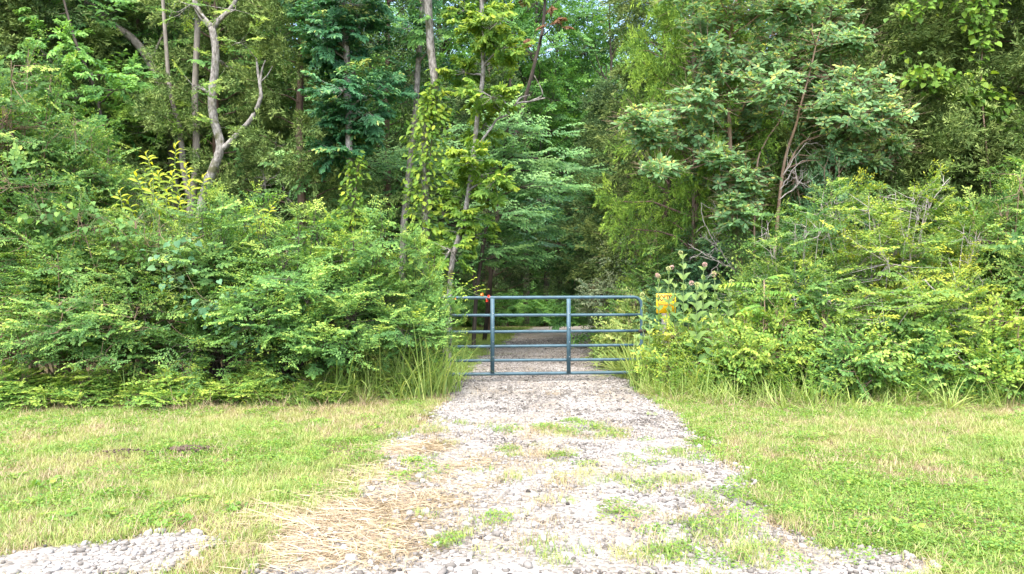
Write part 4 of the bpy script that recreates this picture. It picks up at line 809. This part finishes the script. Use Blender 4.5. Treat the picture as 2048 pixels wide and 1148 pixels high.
x, y = sample_ground(1500, -40, 40, 14.5, 66, lambda x, y: (np.abs(x) < y * .85) * (track(x, y) < .05) * ((x < -.6) | (x > 2.4) | (y > 26)) * np.where((x > -4.5) & (x < 0) & (y < 25), .0, 1)); strew('undergrowth', sap, x, y, .6, 1.2)
x, y = sample_ground(5200, -5, 4.5, 11, 25, lambda x, y: free(x, y)); strew('verge_lawn_grass', PR['green'], x, y, 1.0, 1.8)

# ------------------------------------------------------------------ weeds, milkweeds, tall grass
x, y = sample_ground(1500, -9, 9, 8.0, 10.4, lambda x, y: np.exp(-((y - edge(x) - .05) / .28) ** 2) * np.where(x > 1.8, .95, np.where(x > -3.2, .6, .12)) * (track(x, y) < .35)); strew('verge_grass', PR['tall'], x, y, .55, 1.25, .02, .18)
x, y = sample_ground(1500, -9, 9, 7.9, 10.2, lambda x, y: np.exp(-((y - edge(x) + .12) / .25) ** 2) * np.where(x > 1.8, .9, np.where(x > -4.2, .95, .35)) * (track(x, y) < .5)); strew('dry_verge_grass', PR['tall_dry'], x, y, .5, 1.1, .02, .2)
def weed_proto():
    g = Geo(); Ls = []
    for k in range(5):
        h = rng.uniform(.35, .8); o = A([rng.normal(0, .09), rng.normal(0, .09), 0]); ln = rng.normal(0, .12, 2); m_ = int(h * 34)
        f = np.linspace(.1, 1, m_); b = o + np.stack([ln[0] * f, ln[1] * f, h * f], -1); th = np.arange(m_) * 2.4 + k
        d = np.stack([np.cos(th), np.sin(th), rng.uniform(.1, .7, m_)], -1); Ls.append(dict(b=b, d=nz(d), n=nz(A([0, 0, 1.]) + rng.normal(0, .3, (m_, 3))), l=.085 * (1.1 - .5 * f), w=.024 * (1.1 - .5 * f), t=np.clip(.2 + .65 * f + rng.normal(0, .1, m_), 0, 1)))
        g.segs([o], [o + A([ln[0], ln[1], h])], .004, .002, 4, .3)
    return g.leaves(cat_leaves(Ls), 'diamond')
wp = [proto('weed', weed_proto(), M['weed']) for _ in range(5)]
x, y = sample_ground(420, -6, 8.5, 8.4, 10.6, lambda x, y: np.exp(-((y - edge(x) - .3) / .3) ** 2) * np.where(x > 1.8, .95, .25) * (track(x, y) < .3)); strew('weeds', wp, x, y, .6, 1.3, .02, .1)
x, y = sample_ground(260, 1.75, 3.1, 11.2, 17, lambda x, y: (track(x, y) < .4) * 1.0); strew('tall_grass_beyond_gate', PR['tall'], x, y, 1.0, 2.0, .02, .15)

def grass_clump(px, D, h, n, label, spread=.35, w=.016):
    b = P(px, 0, D); b[2] = float(terrain(b[0], b[1])); t = thing('grass_clump', label, 'grass', b, 'tall grass clumps'); v, f, tt = blades(n, spread, h, 1.35, w, .55, .3, 6); put('blade_tuft', mesh('blade_tuft', v, f, None, M['grass'], tt), t, kind='stuff')
grass_clump(838, 9.35, 1.25, 150, 'tall arching grass clump at the hedge end beside the gate', .42)
grass_clump(886, 9.85, .95, 110, 'tall grass clump touching the left end of the gate', .28)
grass_clump(700, 9.2, .9, 70, 'tall grass clump at the hedge foot left of the gate', .3)
grass_clump(745, 9.35, 1.05, 60, 'thin tall grass clump between two others at the hedge foot', .25)
grass_clump(1282, 10.4, .85, 90, 'tall grass clump against the right end of the gate', .2)
grass_clump(1390, 9.5, 1.0, 36, 'grass clump with long pale blades among the milkweeds', .14, .02)
grass_clump(1960, 8.85, .7, 80, 'lush grass clump at the foot of the dead branches', .4)
grass_clump(1440, 9.2, .6, 70, 'grass clump in front of the milkweeds', .35)

M['pink'] = plain('milkweed_blossom', (.42, .27, .22), .8, var=.3, vscale=60); M['bud'] = plain('milkweed_bud', (.36, .38, .14), .8, var=.25, vscale=60)
def milkweed(px, D, top, label, pairs=8, ll=.19, flower=0, foot=0.0, dx=0.0):
    b = P(px, 0, D); b[2] = float(terrain(b[0], b[1])); h = top_z(top, D) - b[2]; t = thing('milkweed_plant', label, 'plant', b, 'milkweeds right of the gate')
    z = np.linspace(0, h, 9); ax = np.stack([dx * (z / h) ** 2, .03 * np.sin(z * 2 + px), z], -1); put('stem', Geo().tube(ax, np.linspace(.009, .005, 9), 6).mesh('stem', M['stem_green'], True), t)
    Ls = []
    for k in range(pairs):
        f = foot + (1 - foot) * (k + .5) / pairs; c = A([np.interp(f * h, z, ax[:, i]) for i in range(3)]); a0 = k * PI / 2 + px + rng.normal(0, .2)
        for sgn in (0, PI):
            a = a0 + sgn; e = .42 + .6 * f + rng.normal(0, .1); s_ = ll * (1.05 - .62 * f ** 2.5) * rng.uniform(.85, 1.1) * (.75 + .5 * min(1, f * 2.5) * .5)
            d = A([math.cos(a) * math.cos(e), math.sin(a) * math.cos(e), math.sin(e)]); Ls.append((c, d, A([-math.cos(a) * math.sin(e), -math.sin(a) * math.sin(e), math.cos(e)]) + rng.normal(0, .12, 3), s_, s_ * .44, min(.99, .25 + .6 * f + rng.normal(0, .08))))
    singles(t, dict(b=A([q[0] for q in Ls]), d=nz(A([q[1] for q in Ls])), n=nz(A([q[2] for q in Ls])), l=A([q[3] for q in Ls]) * 1.2, w=A([q[4] for q in Ls]) * 1.35, t=np.clip(A([q[5] for q in Ls]), 0, .99)), 'lance', M['milkweed'], face=1.1)
    for k in range(flower):
        c = ax[-1] + A([rng.normal(0, .035), rng.normal(0, .035), .02 + .02 * k]); n_ = 46; u = nz(rng.normal(0, 1, (n_, 3)) + A([0, 0, .3])); v, f_, tt = rocks(c + u * .032, np.full(n_, .0075), np.full(n_, .5)); put('flower_head', mesh('flower_head', v, f_, None, M['pink'] if (px + k) % 2 else M['bud']), t)
for a in ((1366, 10.1, 508, 'tallest flowering milkweed behind the yellow sign', 9, .19, 1, .3), (1338, 10.25, 540, 'flowering milkweed just above the yellow sign', 8, .17, 2, .35), (1407, 10.0, 532, 'flowering milkweed right of the tallest one', 9, .18, 1, .3), (1429, 10.2, 552, 'milkweed with pinkish flower head at the back of the cluster', 8, .16, 2, .35), (1394, 9.7, 572, 'broad-leaved flowering milkweed in the front of the cluster', 8, .22, 2, .25),
          (1350, 10.15, 566, 'leafy milkweed covering the right half of the yellow sign', 8, .17, 0, .25), (1300, 10.2, 640, 'short milkweed below the left edge of the yellow sign', 6, .15, 0, .2), (1272, 10.3, 668, 'short milkweed in front of the gate end', 5, .13, 0, .2),
          (1286, 10.5, 592, 'small milkweed beside the rounded corner of the gate', 6, .13, 1, .35), (1318, 10.35, 556, 'thin milkweed with faded flowers left of the sign cluster', 7, .14, 2, .4), (1458, 9.9, 566, 'milkweed at the right end of the flowering cluster', 8, .17, 1, .3), (1425, 9.5, 628, 'leafy milkweed without flowers below the cluster', 7, .17, 0, .2),
          (1680, 9.2, 618, 'tall lone milkweed with paired leaves in the right thicket', 7, .2, 0, .15), (1578, 9.2, 668, 'short milkweed between the cluster and the tall lone one', 5, .17, 0, .2), (1846, 8.95, 728, 'small bright milkweed at the grass edge below the dead branches', 4, .16, 0, .3)):
    milkweed(*a)

def pinnate_plant(px, D, top, label, nleaf, S_, name='compound_leaf_sapling', material=None, ll=.12):
    b = P(px, 0, D); b[2] = float(terrain(b[0], b[1])); h = top_z(top, D) - b[2]; t = thing(name, label, 'sapling', b); put('stem', Geo().tube([(0, 0, 0), (.02, 0, h * .5), (0, 0, h)], [.013, .011, .007], 7).mesh('stem', M['bark_twig'], True), t); Ls = []; w = Geo()
    for k in range(nleaf):
        a = k * 2.4 + .5; o = A([0, 0, h * (1 - .06 * k)]); x_ = A([math.cos(a), math.sin(a) * .8 - .2, .45 - .07 * k]); Lf = bake([pinnate(rng, S_ * rng.uniform(.8, 1.1), 10, ll, ll * .3)], o[None], x_[None], 1, .15, .06, .1); Ls.append(Lf); xx = nz(x_); f = np.linspace(0, 1, 6)[:, None]; w.tube(o + xx * S_ * f + A([0, 0, -.33 * S_]) * f * f, np.linspace(.005, .002, 6), 4, False)
    put('leaf_stalks', w.mesh('leaf_stalks', M['stem_green']), t, kind='stuff'); singles(t, cat_leaves(Ls), 'lance', material or M['sumac'], 'leaflet', 1.0); return t
pinnate_plant(1528, 9.8, 560, 'sapling with long arching compound leaves right of the milkweed cluster', 9, .52)
pinnate_plant(1975, 9.4, 690, 'small compound-leaved plant beside the dead branches', 6, .3, 'compound_leaf_plant', M['weed'], .07)

def shoot_sapling(px, D, tips, label):
    b = P(px, 0, D); b[2] = float(terrain(b[0], b[1])); t = thing('yellow_leaved_sapling', label, 'sapling', b, 'yellow-leaved saplings in the hedge'); w = Geo(); w.tube([(0, 0, 0), (.03, 0, 1.2), (0, 0, 1.9)], [.02, .016, .01], 7, False); Ls = []
    for tx, ty, n_ in tips:
        c = P(tx, ty, D + rng.uniform(-.3, .3)) - b; p = limb_pts((0, 0, 1.4), c, 6, -.02, .03); w.tube(p, np.linspace(.011, .004, 6), 5, False)
        for k in range(n_):
            f = k / n_; o = c + (p[-2] - p[-1]) * f * 1.1; a = k * 2.4; e = .9 - 1.5 * f; d = A([math.cos(a) * math.cos(e), math.sin(a) * math.cos(e), math.sin(e)]); Ls.append((o, d, A([0, -.3, 1.]) - d * .1 + rng.normal(0, .2, 3), .15 * rng.uniform(.7, 1.15) * (.6 + .5 * min(1, f * 3)), .95 - .75 * f + rng.normal(0, .1)))
    l = A([q[3] for q in Ls]); singles(t, dict(b=A([q[0] for q in Ls]), d=nz(A([q[1] for q in Ls])), n=nz(A([q[2] for q in Ls])), l=l, w=l * .26, t=np.clip(A([q[4] for q in Ls]), 0, .99)), 'lance', M['peach'], face=1.1); put('stem', w.mesh('stem', M['stem_green'], True), t)
shoot_sapling(345, 10.0, [(352, 290, 16), (292, 306, 14), (270, 345, 12), (318, 345, 14), (345, 345, 14), (372, 330, 14), (300, 365, 12), (335, 380, 12), (380, 365, 14), (408, 352, 12), (360, 395, 12), (315, 400, 12), (240, 382, 10), (255, 400, 10)], 'sapling with bright yellow drooping leaves rising above the hedge')
shoot_sapling(520, 10.0, [(545, 410, 12), (518, 425, 10), (500, 440, 9), (530, 450, 8)], 'small yellow-leaved shoot above the hedge right of the forked tree')

def branch_tangle(label, D, lines, n_side=9, r0=2.2, cat='dead branch', name='dead_branch', length=60):
    b = P(lines[0][0][0], lines[0][0][1], D); t = thing(name, label, cat, b, 'bare grey branches'); w = Geo()
    for ln in lines:
        q = smooth_line(A([P(p[0], p[1], p[2] if len(p) > 2 else D) - b for p in ln]), 5); q[1:] += rng.normal(0, .008, (len(q) - 1, 3)); r = r0 / F * D; w.tube(q, np.linspace(r, r * .35, len(q)), 6, True, .1); ax = nz(q[-1] - q[0])
        for k in range(n_side):
            i_ = rng.integers(1, len(q)); d = nz(ax * rng.uniform(.2, .9) + rng.normal(0, .55, 3)); l_ = rng.uniform(.3, 1) * length / F * D; e = q[i_] + d * l_; p = limb_pts(q[i_], e, 5, rng.normal(0, .06), .05); w.tube(p, np.linspace(r * .45, r * .15, 5), 4, False)
            for m_ in range(2): f = rng.integers(1, 4); w.tube(limb_pts(p[f], p[f] + nz(d + rng.normal(0, .6, 3)) * l_ * .45, 4, 0, .05), np.linspace(r * .25, r * .1, 4), 4, False)
    put('branch', w.mesh('branch', M['dead_wood'], True), t)
branch_tangle('bare grey branch slanting down to the grass in the right thicket', 9.0, [[(1815, 615, 9.5), (1860, 655, 9.2), (1905, 700, 9.0), (1955, 752, 8.8)], [(1905, 700, 9), (1945, 710, 9), (1970, 735, 8.9)]])
branch_tangle('bare grey branches running out at the right edge of the thicket', 9.0, [[(1935, 668, 9.3), (1985, 690, 9.1), (2060, 730, 8.9)], [(1945, 700, 9.2), (2000, 715, 9), (2070, 755, 8.8)]])
branch_tangle('thin bare twigs fanned out above the slanting dead branch', 9.3, [[(1950, 640), (1990, 625), (2060, 655)], [(1935, 690), (1945, 640), (1955, 600)], [(1910, 690), (1918, 620), (1905, 540)], [(1850, 560), (1900, 615), (1960, 645)]], 8, 1.6)
branch_tangle('dead twigs under the sassafras left of its stem', 11.6, [[(1480, 560), (1440, 500), (1410, 450), (1402, 405)], [(1475, 540), (1430, 520), (1398, 500)], [(1478, 520), (1450, 450), (1425, 400)]], 9, 1.4)
branch_tangle('dead side twigs on the right stem of the sassafras', 11.6, [[(1558, 400), (1590, 375), (1615, 345)], [(1566, 350), (1600, 300), (1620, 270)], [(1560, 380), (1585, 340), (1605, 320)]], 6, 1.3)
branch_tangle('bare twigs sticking up from the yellow-green shrub', 10.6, [[(1830, 560), (1850, 440), (1880, 380), (1900, 355)], [(1760, 520), (1745, 440), (1760, 400)], [(1850, 440), (1800, 420), (1790, 380)]], 7, 1.4)
branch_tangle('dead cedar twigs between the brown trunks behind the hedge', 14, [[(500, 400), (540, 360), (580, 350)], [(560, 440), (530, 380), (540, 330)], [(600, 420), (560, 390), (520, 400)]], 9, 1.6, length=90)

# trumpet creeper over the gate
M['red'] = plain('trumpet_flower_red', (.75, .06, .03), .5); M['orange'] = plain('trumpet_flower_orange', (.85, .22, .03), .5)
b = P(870, 575, 10.4); tv = thing('trumpet_vine', 'trumpet vine shoot with red-orange flowers lying over the gate top rail', 'vine', b)
q = smooth_line(A([P(px, py, d) - b for px, py, d in ((870, 575, 10.4), (900, 571, 10.45), (925, 577, 10.5), (950, 588, 10.6), (970, 595, 10.68))]), 5); put('stem', Geo().tube(q, np.linspace(.009, .004, len(q)), 6).mesh('stem', M['stem_green'], True), tv)
Ls = [bake([pinnate(rng, .26, 5, .055, .026)], q[k][None], A([[dx_, -.4, dz_]]), 1, .2, .1, .1, .2) for k, dx_, dz_ in ((1, -.2, .6), (4, .3, .8), (7, -.3, .8), (10, .5, .9), (12, .8, .7), (14, .7, .5), (3, .2, -.5), (8, .3, -.2), (0, -.5, .1), (1, -.6, -.5), (5, .9, .5))]
singles(tv, cat_leaves(Ls), 'oval', M['vine'], 'leaflet', 1.0)
def trumpet(o, d, s, m):
    d = nz(A(d, float)); pts = [o + d * f * s for f in (0, .45, .75, .95, 1.0)]; put('flower', Geo().tube(pts, A([.004, .009, .014, .024, .033]) * s / .075, 9, False).mesh('flower', m, True), tv)
for (px, py, dd, d, m) in ((968, 592, 10.66, (-.6, -.7, .6), 'orange'), (974, 594, 10.66, (.5, -.8, .2), 'red'), (972, 597, 10.66, (.3, -.7, -.7), 'red'), (905, 598, 10.5, (.7, -.6, .1), 'orange')): trumpet(P(px, py, dd) - b, d, .055, M[m])

# small things on the ground
M['clod'] = plain('dug_soil', (.075, .05, .034), .95, var=.4, vscale=30)
def heap(px, py, n, rx, ry, size, label, name='soil_heap', cat='soil heap', m='clod'):
    g = G(px, py); g[2] = float(terrain(g[0], g[1])); t = thing(name, label, cat, g, 'dug soil on the lawn'); o = rng.normal(0, 1, (n, 3)) * A([rx, ry, 0]) * .5; o[:, 2] = .05 * np.exp(-(o[:, 0] / rx) ** 2 - (o[:, 1] / ry) ** 2) + .012
    v, f, tt = rocks(o, size * rng.uniform(.5, 1.4, n), np.full(n, .5)); put('clods', mesh('clods', v, f, None, M[m]), t, kind='stuff')
heap(375, 906, 190, .26, .14, .015, 'small heap of dug brown soil in the left lawn'); heap(255, 912, 70, .3, .08, .010, 'scattered brown soil crumbs left of the soil heap')
for px, py, s_, lb in ((828, 976, .05, 'white rock beside the green weed patch on the drive'), (700, 1128, .055, 'pale rock at the near edge of the straw'), (1135, 1120, .04, 'pale rock at the bottom edge right of the straw'), (745, 1132, .04, 'pale rock right of the largest near rock')):
    g = G(px, py); o = put('rock', stones[int(px) % 12], None, (g[0], g[1], .02)); o.scale = (s_ * 1.2, s_, s_ * .8); tag(o, lb, 'rock', 'loose rocks on the drive')
